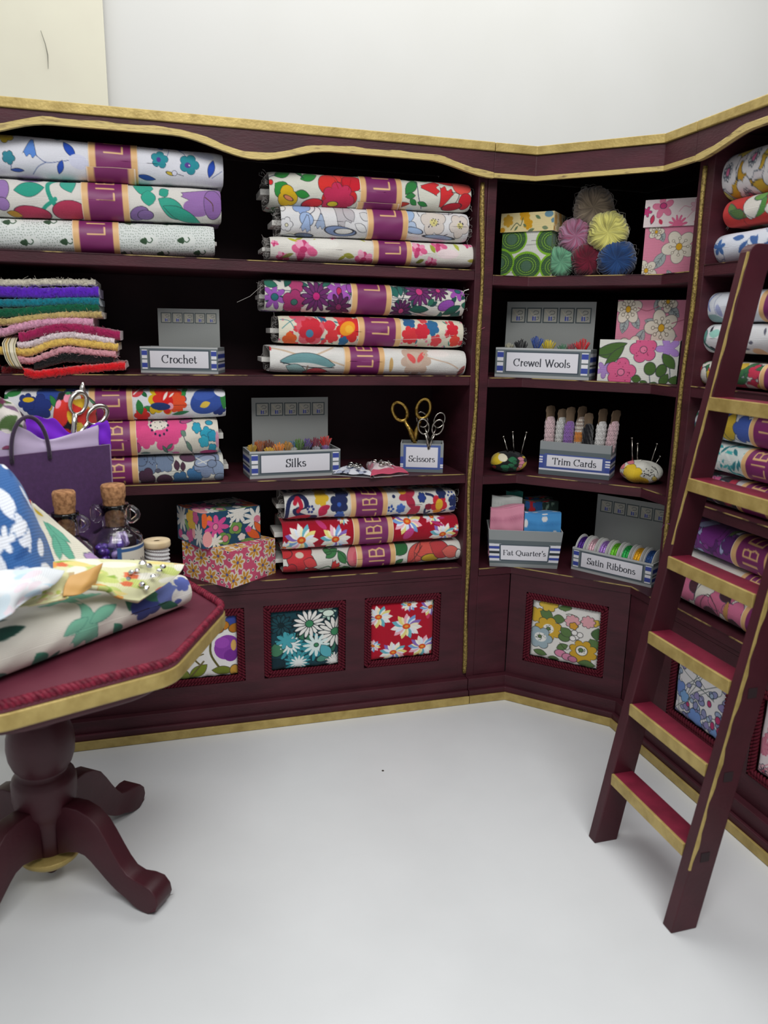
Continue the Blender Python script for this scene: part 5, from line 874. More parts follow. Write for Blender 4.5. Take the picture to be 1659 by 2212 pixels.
# ------------------------------------------------------------------ scissors
def scissors(name, label, base, up, side, L, m, spread=.42, loop=.2, cat='scissors', tk=1.0):
    base, up, side = Vector(base), Vector(up).normalized(), Vector(side).normalized(); side = (side-up*side.dot(up)).normalized(); n = up.cross(side)
    root = empty(name, base, label, cat); piv = base+up*L*.42
    for s in (-1, 1):
        b = MB(); hc = piv+up*L*.47+side*s*L*spread*.5; R = L*loop*.5; pts = []
        dirv = (hc-piv).normalized(); w = dirv.cross(n)
        for k in range(28): a = 2*PI*k/28; pts.append(hc+dirv*math.cos(a)*R*1.25+w*math.sin(a)*R*.85)
        b.tube(pts, L*.02*tk, 8, closed=True); b.build('finger_loop', m, root, smooth=True)
        b = MB(); q = hc-dirv*R*1.22; mid = piv.lerp(q, .5)-side*s*L*.01; b.tube([piv+n*s*.001, mid, q], [L*.035*tk, L*.026*tk, L*.022*tk], 8); b.ball(mid, L*.028, 1, 8, 6); b.build('shank', m, root, smooth=True)
        b = MB(); tip = piv-up*L*.42-side*s*L*.05; wv = side*L*.028; b.hexa([tip-wv*.1-n*.0012, tip+wv*.1-n*.0012, tip+wv*.1+n*.0012, tip-wv*.1+n*.0012, piv-wv-n*.0012+n*s*.001, piv+wv-n*.0012+n*s*.001, piv+wv+n*.0012+n*s*.001, piv-wv+n*.0012+n*s*.001]); b.build('blade', m, root)
    b = MB(); b.lathe([(.0001, -.004), (L*.03, -.004), (L*.03, .004), (.0001, .004)], piv, 14, ax=n); b.build('pivot_screw', m, root, smooth=False)
    return root
scissors('embroidery_scissors', 'ornate gold scissors standing in the Scissors box', (-.205, .095, .965), (-.13, .0, 1), (1, -.2, .0), .255, GOLDM, .36, .24, tk=1.5)
scissors('embroidery_scissors', 'small silver scissors at the front right of the Scissors box', (-.172, .070, .965), (.02, -.1, 1), (1, -.2, .05), .185, DSILVER, .30, .26)
scissors('embroidery_scissors', 'small dark silver scissors at the back right of the Scissors box', (-.150, .115, .965), (.05, .1, 1), (1, -.1, .1), .205, DSILVER, .34, .24)
# ------------------------------------------------------------------ triangular packets
def packet(label, A, B, C_, z, cv, th=.028):
    "folded cloth triangle with its point A"
    A, B, C_ = [np.array([*p, z]) for p in (A, B, C_)]; n = 50; U, V = np.meshgrid(np.linspace(.02, 1, n), np.linspace(0, 1, n), indexing='ij'); U_, V_ = U[..., None], V[..., None]; P = A+(B-A)*U_*(1-V_)+(C_-A)*U_*V_
    e = np.minimum(np.minimum(V, 1-V)*2*U, 1-U*.98); z_ = th*np.sqrt(np.clip(e*3, 0, 1))+.004; P[..., 2] += z_+.002*np.sin(U*23+V*14); Q = P.copy(); Q[..., 2] = z+.001
    root = empty('triangular_packet', (A+B+C_)/3, label, 'fabric packet'); cm = CM(); cm.grid(P, cv.sample(U, V), uv=np.stack([U*16, V*16], -1)); cm.grid(Q, hx('ddd'), flip=True); cm.build('folded_fabric', CLOTH, root)
    b = MB(); c0 = (A+B+C_)/3
    for k, (u, v) in enumerate(((.50, .35), (.62, .45), (.56, .62), (.74, .55), (.80, .40), (.70, .72), (.84, .62))):
        p = A+(B-A)*u*(1-v)+(C_-A)*u*v; p[2] += th+.008; a = k*.9; pts = [(p[0]+.010*math.cos(t)*math.cos(a)-.006*math.sin(t)*math.sin(a), p[1]+.010*math.cos(t)*math.sin(a)+.006*math.sin(t)*math.cos(a), p[2]+.003*math.sin(t+a)) for t in np.linspace(0, 2*PI, 14, endpoint=False)]
        b.tube(pts, .0032, 6, closed=True)
    p = A+(B-A)*.45+(C_-A)*.2; q = A+(B-A)*.35+(C_-A)*.5; b.tube([p+[0, 0, th+.01], (p+q)/2+[0, 0, th+.016], q+[0, 0, th+.01]], .003, 6); b.build('silver_charm', SILVER, root, smooth=True); return root
tb = C100('d8dae2', 1); tb.scatter(40, ['f X Y 9 5 7f90b8 556', 'l X Y 8 3 A 3a3f5a -', 'f X Y 7 5 b4bcd0 556', 's 1 223 X Y 50 50'][:3], 5)
tp = C100('e0cdd2', 1); tp.scatter(22, ['f X Y 12 6 d07c90 -', 'l X Y 10 4 A c04a68 -', 'e X Y 10 6 A e6dad8 -'], 6); tp.run('r 100 50 14 60 0 c8506c -')
packet('blue and white folded cloth triangle with silver charm, by the Silks box', (-.435, .175), (-.555, .060), (-.408, -.018), .9502, tb)
packet('pink and white folded cloth triangle with silver charm, before the Scissors box', (-.375, .235), (-.425, -.020), (-.262, .018), .9502, tp, .034)
# ------------------------------------------------------------------ pincushions
def pincushion(label, c, rx, ry, h, cv, pins, rz=-.5):
    root = empty('pincushion', c, label, 'pincushion'); n, m = 80, 150; A, B = np.meshgrid(np.linspace(0.02, PI-.02, n), np.linspace(0, 2*PI, m, endpoint=False), indexing='ij')
    lump = 1+.05*np.sin(B*3+1)*np.sin(A)+.04*np.sin(B*5+A*2); x = rx*np.sin(A)**.8*np.cos(B)*lump; y = ry*np.sin(A)**.8*np.sin(B)*lump; z = h*(.46+.5*np.cos(A)*np.where(A > PI/2, .9, 1)+.02*np.sin(B*4)); cr, sr = math.cos(rz), math.sin(rz)
    P = np.stack([c[0]+x*cr-y*sr, c[1]+x*sr+y*cr, c[2]+z], -1); U = (B/(2*PI)*2+.5); cm = CM(); cm.grid(P, cv.sample(np.clip(.5+x/rx/2, 0, 1), np.clip(1-z/h, 0, 1)), uv=np.stack([B*3, A*3], -1), closed=True); cm.build('stuffed_cushion', CLOTH, root)
    for (p, q) in pins:
        p, q = Vector([float(k) for k in p]), Vector([float(k) for k in q]); b = MB(); b.tube([q+(q-p).normalized()*.02, p], .0028, 8); d = (p-q).normalized(); b.lathe([(.0001, -.002), (.0058, -.002), (.0062, .001), (.004, .003), (.0001, .004)], p, 12, ax=d); b.build('pin', DSILVER, root, smooth=True)
    return root
q1 = C100('16181c', .6); q1.run('e 14 22 22 13 -30 d8b82c;e 30 16 12 10 0 e0d8c0 -;e 90 40 16 26 0 d0b03a;l 82 20 12 5 20 d88a9c;l 84 30 10 5 -10 d88a9c;l 80 40 8 5 -30 d88a9c;l 56 20 13 8 0 2a6a48;e 52 36 10 6 10 2a6a48;e 36 40 12 6 0 2a6a48;e 38 50 9 5 0 1f5a40;l 66 46 10 5 30 2a6a48;l 62 28 8 5 20 2a6a48;e 10 46 5 6 0 c83a3a;l 76 54 9 5 -70 c86a8a;e 74 48 4 6 0 b86a50;e 96 24 5 5 0 302820', '0c0e10')
k3 = lambda x, y, c, n: onP(1000+x/3.318, 830+y/3.318, c, n)
n1 = (.3, .95, 0); c1 = (.165, .055, 0); pincushion('dark pincushion with yellow and green flowers and three pins', (.168, .065, .9424), .072, .055, .085, q1, [(k3(x, y, c1, n1), k3(a, b_, c1, n1)) for x, y, a, b_ in ((290, 375, 322, 482), (357, 341, 364, 458), (455, 345, 424, 468))], -.25)
q2 = C100('dedcd2', .62); q2.run('f 40 34 24 5 e0bd2e;e 30 24 12 12 0 e0bd2e -;r 30 34 14 14 10 e2c034 -;e 56 52 20 12 0 d8b02c -;l 10 20 9 6 -50 d87a86;l 26 6 12 5 10 d87a86;l 10 42 8 4 20 d87a86;l 22 58 10 5 20 4f8a68;s 1.2 223 22 20 16 24 14 30;s 1.2 223 10 34 14 40 22 44;p 76 30 14 26 1.3 222;s 1.2 223 88 40 90 50 84 60;l 88 44 8 5 80 d0b860;s 1 333 84 14 92 24 94 34;s 1 333 78 12 88 20', '2a2a30')
n2 = (.6, .8, 0); c2 = (.57, -.23, 0); pincushion('white pincushion with a yellow flower and four pins', (.572, -.245, .9424), .078, .060, .088, q2, [(k3(x, y, c2, n2), k3(a, b_, c2, n2)) for x, y, a, b_ in ((1213, 385, 1215, 545), (1253, 425, 1250, 562), (1393, 427, 1350, 555), (1415, 517, 1362, 602))], -.85)
# ------------------------------------------------------------------ trim cards
def trimcard(x, y, ang, lace, stripe, hgt, dz, label, dark=0):
    o0 = Mt @ Vector((x*wt, y, .006)); X0 = (Mt.to_3x3() @ Vector((1, 0, 0))); Y0 = (Mt.to_3x3() @ Vector((0, 1, 0))); X = X0*.86-Y0*.5; Y = Y0*.86+X0*.5; Z = (Vector((0, 0, 1))+X*ang).normalized(); root = empty('trim_card', o0, label, 'trim card', 'trim cards in the Trim Cards box'); b = MB(); top = hgt+.018
    def pt_(a, d, z): return o0+X*d+Y*a+Z*z
    prof = [(.022, 0), (.022, top-.03), (.026, top-.02), (.020, top-.004), (.0, top), (-.020, top-.004), (-.026, top-.02), (-.022, top-.03), (-.022, 0)]; n = len(prof)
    b.add([pt_(a, -.0018, z) for a, z in prof]+[pt_(a, .0018, z) for a, z in prof], [list(range(n)), list(range(n, 2*n))[::-1]]+[(i, (i+1) % n, n+(i+1) % n, n+i) for i in range(n)]); recalc(b.build('wooden_card', CARDB, root))
    cm = CM(); z0, z1 = .085, .10+dz*1.2; N, M_ = 60, 56; U, V = np.meshgrid(np.linspace(0, 1, N), np.linspace(0, 2*PI, M_, endpoint=False), indexing='ij'); sd = rnd.random()*6
    bul = (1-np.abs(2*U-1)**6)**.5; r = .0150*bul*(1+.05*np.sin(U*48+sd)+.10*np.sin(V*9+U*20)); P = np.empty((N, M_, 3)); ox, ox3 = np.array(o0), [np.array(k) for k in (X, Y, Z)]
    P = ox+(r*np.cos(V))[..., None]*ox3[0]+((.012+r)*np.sin(V))[..., None]*ox3[1]*.9+(z0+(z1-z0)*U)[..., None]*ox3[2]; hole = ((np.sin(U*70)*np.sin(V*16+U*9)) > .35)[..., None]
    C = np.where(hole, hx(lace)*.62, hx(lace)*1.0); 
    if stripe: C = np.where((abs(U-.45) < .13)[..., None], hx(stripe)*np.where(hole, .8, 1), C); C = np.where((abs(U-.45) > .13)[..., None]*(np.sin(U*60) > .2)[..., None], hx('8a7a70'), C)
    cm.grid(P, C, closed=True); cm.build('wound_lace', YARN, root)
CARDB = mat('pale_wood_card', '85705a', .7, var='52402f', vs=14, bstretch=(1, 1, .2))
for a in ((.10, .045, -.03, 'd6b8bc', None, .245, .100, 'pale pink lace trim card at the left end of the Trim Cards box'), (.235, .05, .02, 'c8c8c4', None, .235, .100, 'white lace trim card, second from left in the Trim Cards box'), (.355, .04, .03, '8a62aa', None, .245, .090, 'lavender lace trim card in the Trim Cards box'),
          (.50, .05, .04, 'c9bfb4', 'c47a34', .250, .105, 'striped cream and orange braid trim card in the Trim Cards box'), (.645, .04, -.02, '14141a', None, .225, .085, 'black lace trim card in the Trim Cards box'), (.80, .045, .03, 'd4d2d0', None, .245, .095, 'open white crochet lace trim card in the Trim Cards box'), (.915, .045, .12, 'd2b0b6', None, .245, .100, 'rose pink lace trim card at the right end of the Trim Cards box')): trimcard(*a)
# ------------------------------------------------------------------ folded cloth in the flared box
def fold(label, M, x0, x1, y0, y1, z0, z1, cv, r=.014, skew=0, wv=60):
    n, m = 70, 90; cm = CM(); U, V = np.meshgrid(np.linspace(0, 1, n), np.linspace(0, 1, m), indexing='ij')
    T = V*3; y = np.where(T < 1, y0, np.where(T < 2, y0+(T-1)*(y1-y0), y1)); z = np.where(T < 1, z0+(z1-z0)*T, np.where(T < 2, z1, z1-(T-2)*(z1-z0)))
    k = np.exp(-((T-1)/.16)**2); y = y+k*r*.5; z = z-k*r*.5+.003*np.sin(U*7+V*5)+skew*(U-.5); x = x0+(x1-x0)*U; y = y+.002*np.sin(U*11+z*40)
    P = np.stack([x, y, z], -1)@np.array(M)[:3, :3].T+np.array(M)[:3, 3]; cm.grid(P, cv.sample(U, np.clip(1-T, 0, 1)*(T < 1)+np.clip(T-1, 0, 1)*(T >= 1)), uv=np.stack([U*wv, V*wv*1.6], -1), flip=True)
    for e in (0, n-1): Q = np.stack([P[e], P[e].mean(0)[None].repeat(m, 0)]); cm.grid(Q, cv.sample(np.full((2, m), e/(n-1.)), V[e][None].repeat(2, 0)))
    o = cm.build('folded_cloth', CLOTH, None, solid=0); return tag(o, label, 'folded cloth', 'fat quarters folded in their box')
def woven(bg, dk, k=34):
    cv = C100(bg, .8, .5)
    for i in range(k):
        for j in range(int(k*.8)): cv.shape('e', (i+.5*(j % 2))*100/k, j*100/k, .55, .42, 0, dk, None)
    return cv
pk = woven('d890a6', '9a4a68'); bl = woven('4a94d0', '2a66a4'); bl.run('e 30 52 8 7 0 dcdcdc -;e 84 40 8 7 0 dcdcdc -;e 55 8 8 6 0 dcdcdc -;e 4 20 6 8 0 dcdcdc -;e 56 78 8 6 0 dcdcdc -')
wh = woven('bcc2be', '8f9894', 30); wh.run('l 50 30 6 16 80 2a3a30 -;l 12 30 5 3 0 7a8a80 -'); dk = C100('20302a', .8); dk.scatter(40, ['f X Y 11 6 9a1c24 -', 'l X Y 10 4 A 4f6a58 -', 'f X Y 8 5 1f4a7a -', 'e X Y 6 3 A 6a8070 -'], 4); tl_ = woven('2f7a70', '1f5a54')
fold('pink woven folded cloth at the front left of the flared box', Mf, -.006, .126, .006, .050, .05, .246, pk, skew=.020)
fold("sky blue polka dot folded cloth at the front right of the Fat Quarter's box", Mf, .130, .274, .006, .055, .05, .226, bl, skew=.004)
fold('white folded cloth behind the pink woven one', Mf, .000, .122, .056, .095, .05, .276, wh, skew=-.006)
fold('dark floral folded cloth behind the blue polka dot one', Mf, .128, .268, .060, .105, .05, .262, dk, skew=.0)
fold('teal folded cloth at the back left of the flared box', Mf, .06, .128, .100, .135, .05, .290, tl_); fold('dark blue and red floral cloth at the back right of the flared box', Mf, .132, .250, .110, .142, .05, .268, dk)
# ------------------------------------------------------------------ ribbon reels
def reel(x, col, c2, label):
    R = .062; y = .066; z = .072; c = Mr @ Vector((x*wr_, y, z)); ax = (Mr.to_3x3() @ Vector((1, 0, 0))).normalized(); root = empty('ribbon_reel', c-Vector((0, 0, R)), label, 'ribbon reel', 'metallic ribbon reels in the Satin Ribbons box'); w = .0165
    for s in (-1, 1):
        b = MB(); b.lathe([(.006, s*w-.0012), (R, s*w-.0016), (R+.0012, s*w), (R, s*w+.0016), (.006, s*w+.0012)], c, 48, ax=ax); b.build('flange', PLAST, root, smooth=True)
    q = ax.to_track_quat('Z', 'X').to_matrix(); n, m = 26, 160; U, V = np.meshgrid(np.linspace(-1, 1, n), np.linspace(0, 2*PI, m, endpoint=False), indexing='ij'); r2 = np.random.RandomState(int(x*1000)); rr = R*.84+.0012*np.sin(U*9)+r2.normal(0, .0006, U.shape)
    L3 = np.stack([rr*np.cos(V), rr*np.sin(V), U*w*.93], -1)@np.array(q).T+np.array(c); k = r2.rand(n, m, 1); C = hx(col)*(1-k*.5)+hx(c2)*k*.5; cm = CM(); cm.grid(L3, C, closed=True); cm.build('wound_ribbon', GLITTER, root, smooth=True)
for i, (c, c2, nm) in enumerate((('3a1470', '7a4ac0', 'deep purple'), ('c89aa8', 'f0d8dc', 'pale pink'), ('8f62b8', 'd0b4e8', 'lilac'), ('4fae20', 'b0e050', 'lime green'), ('0f8f3a', '60d878', 'emerald green'), ('dc9a0c', 'fbd040', 'golden yellow'), ('16346e', '5a90d0', 'navy blue'))):
    reel(.075+i*.141, c, c2, nm+' metallic ribbon reel in the Satin Ribbons box')
b = MB(); b.tube([onX(x, y, CX-.006) for x, y in ((1428, 1145), (1434, 1134), (1443, 1131), (1449, 1133), (1452, 1138))], .0011, 5); tag(b.build('purple_thread', PTHREAD, None, smooth=True), 'loose purple thread caught on the right stile of the corner cabinet', 'thread')
# ================================================================== table
TC = Vector((-1.506, -.708, 0)); TR, TZ = .498, .742
def octo(R, rr=.035, rot=0, n=7):
    out = []
    for k in range(8):
        a = k*PI/4+rot; c = Vector((R*math.cos(a), R*math.sin(a)));
        p, q = [Vector((R*math.cos(a+s*PI/4), R*math.sin(a+s*PI/4))) for s in (-1, 1)]
        u, v = (p-c).normalized()*rr*1.2, (q-c).normalized()*rr*1.2
        for i in range(n): t = i/(n-1); out.append((TC.x+((c+u)*(1-t)**2+c*2*t*(1-t)+(c+v)*t*t).x, TC.y+((c+u)*(1-t)**2+c*2*t*(1-t)+(c+v)*t*t).y))
    return out
table = empty('pedestal_table', TC, 'octagonal maroon pedestal table with gold edge at the left, loaded with fabric and bottles', 'table')
b = MB(); b.prism(octo(TR-.004, .03), TZ-.010, TZ); recalc(b.build('tabletop', WOODT, table, bevel=.002))
b = MB(); b.prism(octo(TR), TZ-.050, TZ-.0102); recalc(b.build('gold_edge', GOLD, table, bevel=.006, seg=3))
b = MB(); b.prism(octo(TR-.075, .06), TZ-.098, TZ-.0505); recalc(b.build('apron', WOODL, table, bevel=.008, seg=3))
b = MB(); pts = [(x, y, TZ+.005) for x, y in octo(TR-.012, .03)]; rope(b, pts+[pts[0]], .0105, .034, 3, .8); b.build('braid_trim', BRAIDT, table, smooth=True)
prof = [(.02, .07), (.045, .075), (.050, .09), (.054, .13), (.058, .17), (.066, .20), (.083, .225), (.0875, .25), (.0875, .295), (.083, .308), (.074, .318), (.067, .324), (.068, .332), (.079, .345), (.088, .37), (.091, .40), (.088, .43), (.079, .458), (.070, .472), (.066, .480), (.072, .490), (.082, .50), (.080, .512), (.066, .522), (.060, .54), (.062, .58), (.075, .615), (.098, .64), (.12, .655), (.13, .6635)]
prof = [(r_*.94, z_) for r_, z_ in prof]
b = MB(); b.lathe(prof, TC, 48); b.build('turned_column', WOODL, table, smooth=True)
b = MB(); b.lathe([(.001, .040), (.03, .041), (.058, .050), (.076, .066), (.083, .080), (.080, .084), (.02, .0845)], TC, 40); b.build('gold_base_cap', GOLD, table, smooth=True)
b = MB(); b.lathe([(.012, .012), (.017, .017), (.017, .0395)], TC, 20); b.build('base_peg', WOODL, table, smooth=True)
lt = [(.05, .235), (.09, .246), (.125, .247), (.160, .236), (.190, .212), (.212, .180), (.232, .146), (.252, .115), (.272, .092), (.298, .083), (.325, .082), (.350, .076), (.366, .058), (.370, .036), (.362, .014), (.345, .003)]
lb = [(.05, .092), (.085, .108), (.115, .116), (.140, .112), (.160, .098), (.180, .080), (.200, .062), (.218, .047), (.236, .034), (.255, .024), (.275, .020), (.292, .012), (.305, .006), (.318, .002), (.330, .0005), (.340, .0003)]
for k in range(4):
    a = math.radians(-35.9+90*k); u = Vector((math.cos(a), math.sin(a), 0)); w = Vector((-math.sin(a), math.cos(a), 0)); n = len(lt); vs = []; b = MB()
    for (r1, z1), (r2, z2) in zip(lt, lb):
        hw = .025+(.008 if r1 > .3 else 0)*min(1, (r1-.3)/.04 if r1 > .3 else 0)
        for f, r, z in ((1, r1, z1), (-1, r1, z1), (-1, r2, z2), (1, r2, z2)): p = TC+u*r+w*hw*f; vs.append((p.x, p.y, z))
    fs = [(i*4+j, i*4+(j+1) % 4, i*4+4+(j+1) % 4, i*4+4+j) for i in range(n-1) for j in range(4)]+[(0, 1, 2, 3), (n*4-1, n*4-2, n*4-3, n*4-4)]
    b.add(vs, fs); recalc(b.build('leg', WOODL, table, smooth=True, bevel=.009, seg=4))
# ================================================================== ladder
ladder = empty('ladder', (.07, -1.136, 0), 'maroon wooden ladder with gold-edged crimson treads leaning towards the right-hand cabinet', 'ladder')
FX = lambda z: .030+.172*z
ZT = 1.722
for y0, y1 in ((-.972, -.935), (-1.338, -1.301)):
    b = MB(); prof = [(FX(0), 0), (FX(0)+.076, 0)]; zt = ZT; prof += [(FX(zt)+.076, zt-.005), (FX(zt)+.070, zt)]
    for i in range(7): a = PI/2+PI/2*i/6; prof.append((FX(zt)+.030+.030*math.cos(a), zt-.030+.030*math.sin(a)))
    n = len(prof); b.add([(x, y0, z) for x, z in prof]+[(x, y1, z) for x, z in prof], [tuple(range(n)), tuple(range(n, 2*n))[::-1]]+[(i, (i+1) % n, n+(i+1) % n, n+i) for i in range(n)])
    o = recalc(b.build('rail', WOODL, ladder, bevel=.003))
    b = MB(); zz = np.linspace(.18 if y0 < -1 else .92, 1.70 if y0 > -1 else 1.4, 60)
    for z, z2 in zip(zz, zz[1:]):
        w1 = .005+.003*math.sin(z*31)+.002*math.sin(z*83); w2 = .005+.003*math.sin(z2*31)+.002*math.sin(z2*83)
        x1, x2 = FX(z), FX(z2)
        if y0 > -1: w1, w2 = w1*.55, w2*.55
        b.hexa([(x1-.0012, y0-.0012, z), (x1+w1, y0-.0012, z), (x1+w1, y0+.0004, z), (x1-.0012, y0+.003, z), (x2-.0012, y0-.0012, z2), (x2+w2, y0-.0012, z2), (x2+w2, y0+.0004, z2), (x2-.0012, y0+.003, z2)])
    b.build('gold_edging', GOLD, o)
for k in range(6):
    z = .228+.2195*k; x = FX(z)-.001
    b = MB(); b.box(x+.0045, x+.068, -1.3012, -.9718, z-.034, z); r_ = recalc(b.build('tread', RUNG, ladder, bevel=.002))
    b = MB(); b.box(x-.0035, x+.0046, -1.3008, -.9722, z-.0345, z+.0006); recalc(b.build('gold_front_edge', GOLD, r_, bevel=.0015))
    b = MB(); b.box(x+.022, x+.048, -1.3392, -1.3375, z-.030, z-.004); b.build('tenon_end', mat('dark_tenon', '241016', .7) if k == 0 else bpy.data.materials['dark_tenon'], r_)
# ================================================================== things on the table
Zt = TZ+.0005
tableroll = None
tr_ = Cv((0, 0), (600, 0), (0, 130), 'e2dfd3', q=1.1, ow=1.4)
tr_.run('''t 300 48 62 40 100 7cc0a4 4a8a7a;l 270 50 34 14 160 7cc0a4 4a8a7a;l 340 40 40 16 -20 7cc0a4 4a8a7a;l 420 30 30 16 -60 3f7a60 -;f 455 55 46 5 3a4688 -;l 480 30 40 20 20 3f7a60 -;f 520 36 36 5 6a78b8 -;e 560 60 30 26 0 e0dfda -;f 575 30 26 5 5a68b0 -;e 550 80 12 10 0 4a5498 -;l 520 80 40 14 30 2a6a50 -
l 190 105 30 18 60 3f8a70 -;l 220 118 26 12 120 2f6a58 -;l 110 118 26 14 60 3f7a68 -;f 20 105 50 5 6a70b0 -;e 60 112 30 20 0 b8942c -;e 20 45 50 14 -10 a83a24 -;e 60 40 40 12 -20 8a5a2a -;l 120 20 50 12 0 1f4a40 -;l 380 100 30 12 60 3f8a70 -''')
bolt('cream cloth roll with green leaves and blue flowers lying along the front of the table', (-1.625, -1.120, TZ+.063), (-1.128, -.668, TZ+.046), .122, .086, (.68, -.73, 0), tr_, None, (.5,), D=.11, stub=(0, 0), nf=60, nu=240, wr=.004)
def patch(name, label, cat, rows, cv, mat_=None, n=70, m=70, wr=.004, parent=None, thick=.004, close=0):
    "draped cloth through measured points: rows of (x, y, distance)"
    G = np.array([[CAM+ray(x, y)*d for x, y, d in r] for r in rows]); R_, C_ = G.shape[:2]
    def up1(A, k, ax):
        A = np.moveaxis(A, ax, 0); L = A.shape[0]; t = np.linspace(0, L-1, k); out = np.empty((k,)+A.shape[1:])
        for i, q in enumerate(t):
            j = min(int(q), L-2); f = q-j; p0, p1, p2, p3 = A[max(j-1, 0)], A[j], A[j+1], A[min(j+2, L-1)]
            out[i] = .5*(2*p1+(p2-p0)*f+(2*p0-5*p1+4*p2-p3)*f*f+(3*p1-p0-3*p2+p3)*f**3)
        return np.moveaxis(out, 0, ax)
    P = up1(up1(G, n, 0), m, 1); U, V = np.meshgrid(np.linspace(0, 1, m), np.linspace(0, 1, n)); N_ = np.cross(np.gradient(P, axis=0), np.gradient(P, axis=1)); N_ /= np.linalg.norm(N_, axis=-1, keepdims=True)+1e-9
    P = P+N_*(wr*(np.sin(U*9+V*4)*.5+np.sin(U*3-V*13+1)*.4+np.sin(U*19+V*7)*.2))[..., None]; cm = CM(); cm.grid(P, cv.sample(U, V), uv=np.stack([U*14, V*14], -1)); o = cm.build(name, mat_ or CLOTH, parent, solid=thick)
    if label: tag(o, label, cat)
    return o
bw1 = C100('34629e', 1, .5)
bw1.scatter(34, ['l X Y 15 7 A dfe4ee 2a5692', 'e X Y 7 5 A e4e8f0 2a5692', 'l X Y 12 5 A d4dcea 2a5692', 'd X Y 10 5 e4e8f0 2a5692', 'l X Y 9 3 A 24508c -', 'e X Y 9 5 A e4e8f0 2a5692'], 9)
patch('folded_cloth', 'blue and white leafy cloth folded up to a point at the left table edge', 'folded cloth', [[(-140, 960, 1.62), (-60, 985, 1.68), (0, 1004, 1.74), (6, 1008, 1.76)], [(-120, 1080, 1.60), (-20, 1080, 1.64), (40, 1060, 1.72), (56, 1066, 1.78)], [(-100, 1200, 1.60), (0, 1190, 1.62), (70, 1165, 1.70), (98, 1160, 1.80)], [(-80, 1300, 1.62), (20, 1270, 1.62), (90, 1245, 1.68), (128, 1240, 1.80)]], bw1)
cr1 = C100('d9d5c4', 1, .5); cr1.run('e 8 8 18 16 30 d8562c -;l 10 30 14 6 60 8a8a3a -;l 60 62 26 10 80 5fa58c 3a6a5c;l 68 52 16 7 60 5fa58c 3a6a5c;l 50 70 14 6 120 5fa58c 3a6a5c;e 54 20 14 5 30 c8ac3c -;e 20 60 10 5 0 7a5a8a -;f 90 90 12 5 a88ab8;l 20 44 8 4 60 9a6a9a -')
patch('folded_cloth', 'cream cloth triangle with a green leaf and red tip, before the corked bottles', 'folded cloth', [[(60, 1080, 1.86), (68, 1086, 1.87), (74, 1092, 1.88)], [(66, 1150, 1.84), (100, 1145, 1.88), (148, 1150, 1.92)], [(90, 1235, 1.80), (150, 1235, 1.86), (222, 1214, 1.93)]], cr1, wr=.003)
pb1 = C100('dfe4e8', 1, .6); pb1.scatter(26, ['e X Y 16 8 A d0dfe8 -', 'e X Y 12 6 A e4d8e0 -', 'e X Y 10 5 A bcd6e4 -', 'e X Y 12 6 A e8eaec -'], 2)
patch('folded_cloth', 'pale bluish white cloth bunched at the front left of the table', 'folded cloth', [[(-120, 1250, 1.58), (0, 1236, 1.60), (70, 1228, 1.66), (140, 1234, 1.72)], [(-120, 1300, 1.50), (0, 1278, 1.53), (60, 1268, 1.58), (118, 1262, 1.66)], [(-120, 1370, 1.50), (0, 1340, 1.52), (40, 1310, 1.55), (88, 1282, 1.62)]], pb1, wr=.006)
yg = C100('dcdcb0', 1, .5); yg.scatter(40, ['e X Y 14 8 A c4d07a -', 'f X Y 6 5 d8704a -', 'e X Y 12 7 A e8e6d8 -', 'l X Y 12 5 A 8fb048 -', 'f X Y 8 5 e0a050 -', 'l X Y 12 5 A e6d488 -'], 7)
p_ = patch('triangular_packet', 'yellow and green flowered cloth packet topped with clear jewels, on the cream roll', 'fabric packet', [[(95, 1222, 1.78), (170, 1212, 1.84), (300, 1214, 1.92), (397, 1222, 2.00)], [(120, 1245, 1.76), (200, 1238, 1.82), (310, 1238, 1.90), (384, 1240, 1.97)], [(150, 1262, 1.74), (215, 1262, 1.80), (290, 1270, 1.86), (345, 1270, 1.92)], [(170, 1268, 1.735), (225, 1274, 1.79), (255, 1292, 1.82), (300, 1300, 1.86)]], yg, wr=.002, thick=.012)
for (x, y, d, r) in ((308, 1216, 1.893, .011), (322, 1222, 1.90, .009), (344, 1232, 1.905, .0085), (352, 1224, 1.915, .008), (283, 1236, 1.865, .0085), (276, 1250, 1.855, .008), (306, 1262, 1.865, .010), (316, 1270, 1.865, .008), (296, 1232, 1.875, .0075), (330, 1244, 1.885, .0075)):
    b = MB(); c = CAM+ray(x, y)*d; b.lathe([(.0005, -r*.5), (r*.7, -r*.35), (r, 0), (r*.7, r*.4), (r*.35, r*.55)], c, 8, ax=(rnd.uniform(-.4, .4), rnd.uniform(-.6, .1), 1)); b.build('clear_jewel', JEWEL, p_)
patch('tan_ribbon', 'tan ribbon strip folded between the cloth pieces on the table', 'ribbon', [[(150, 1246, 1.735), (190, 1232, 1.77), (222, 1216, 1.80)], [(140, 1264, 1.71), (180, 1262, 1.74), (212, 1242, 1.785)], [(136, 1288, 1.69), (172, 1284, 1.725), (206, 1262, 1.775)]], C100('c89a58', 1, 2), SATIN, 20, 20, .001)
yg2 = C100('d4d2a0', 1, .6); yg2.scatter(30, ['e X Y 10 5 A b4c060 -', 'e X Y 9 5 A c8b088 -', 'l X Y 10 4 A e0dcc0 -'], 3)
patch('folded_cloth', 'yellow-green striped cloth tucked under the tan ribbon on the table', 'folded cloth', [[(60, 1262, 1.66), (110, 1246, 1.71), (160, 1236, 1.765)], [(50, 1290, 1.63), (100, 1282, 1.67), (150, 1272, 1.73)], [(40, 1312, 1.61), (90, 1306, 1.65), (148, 1290, 1.70)]], yg2, wr=.003)
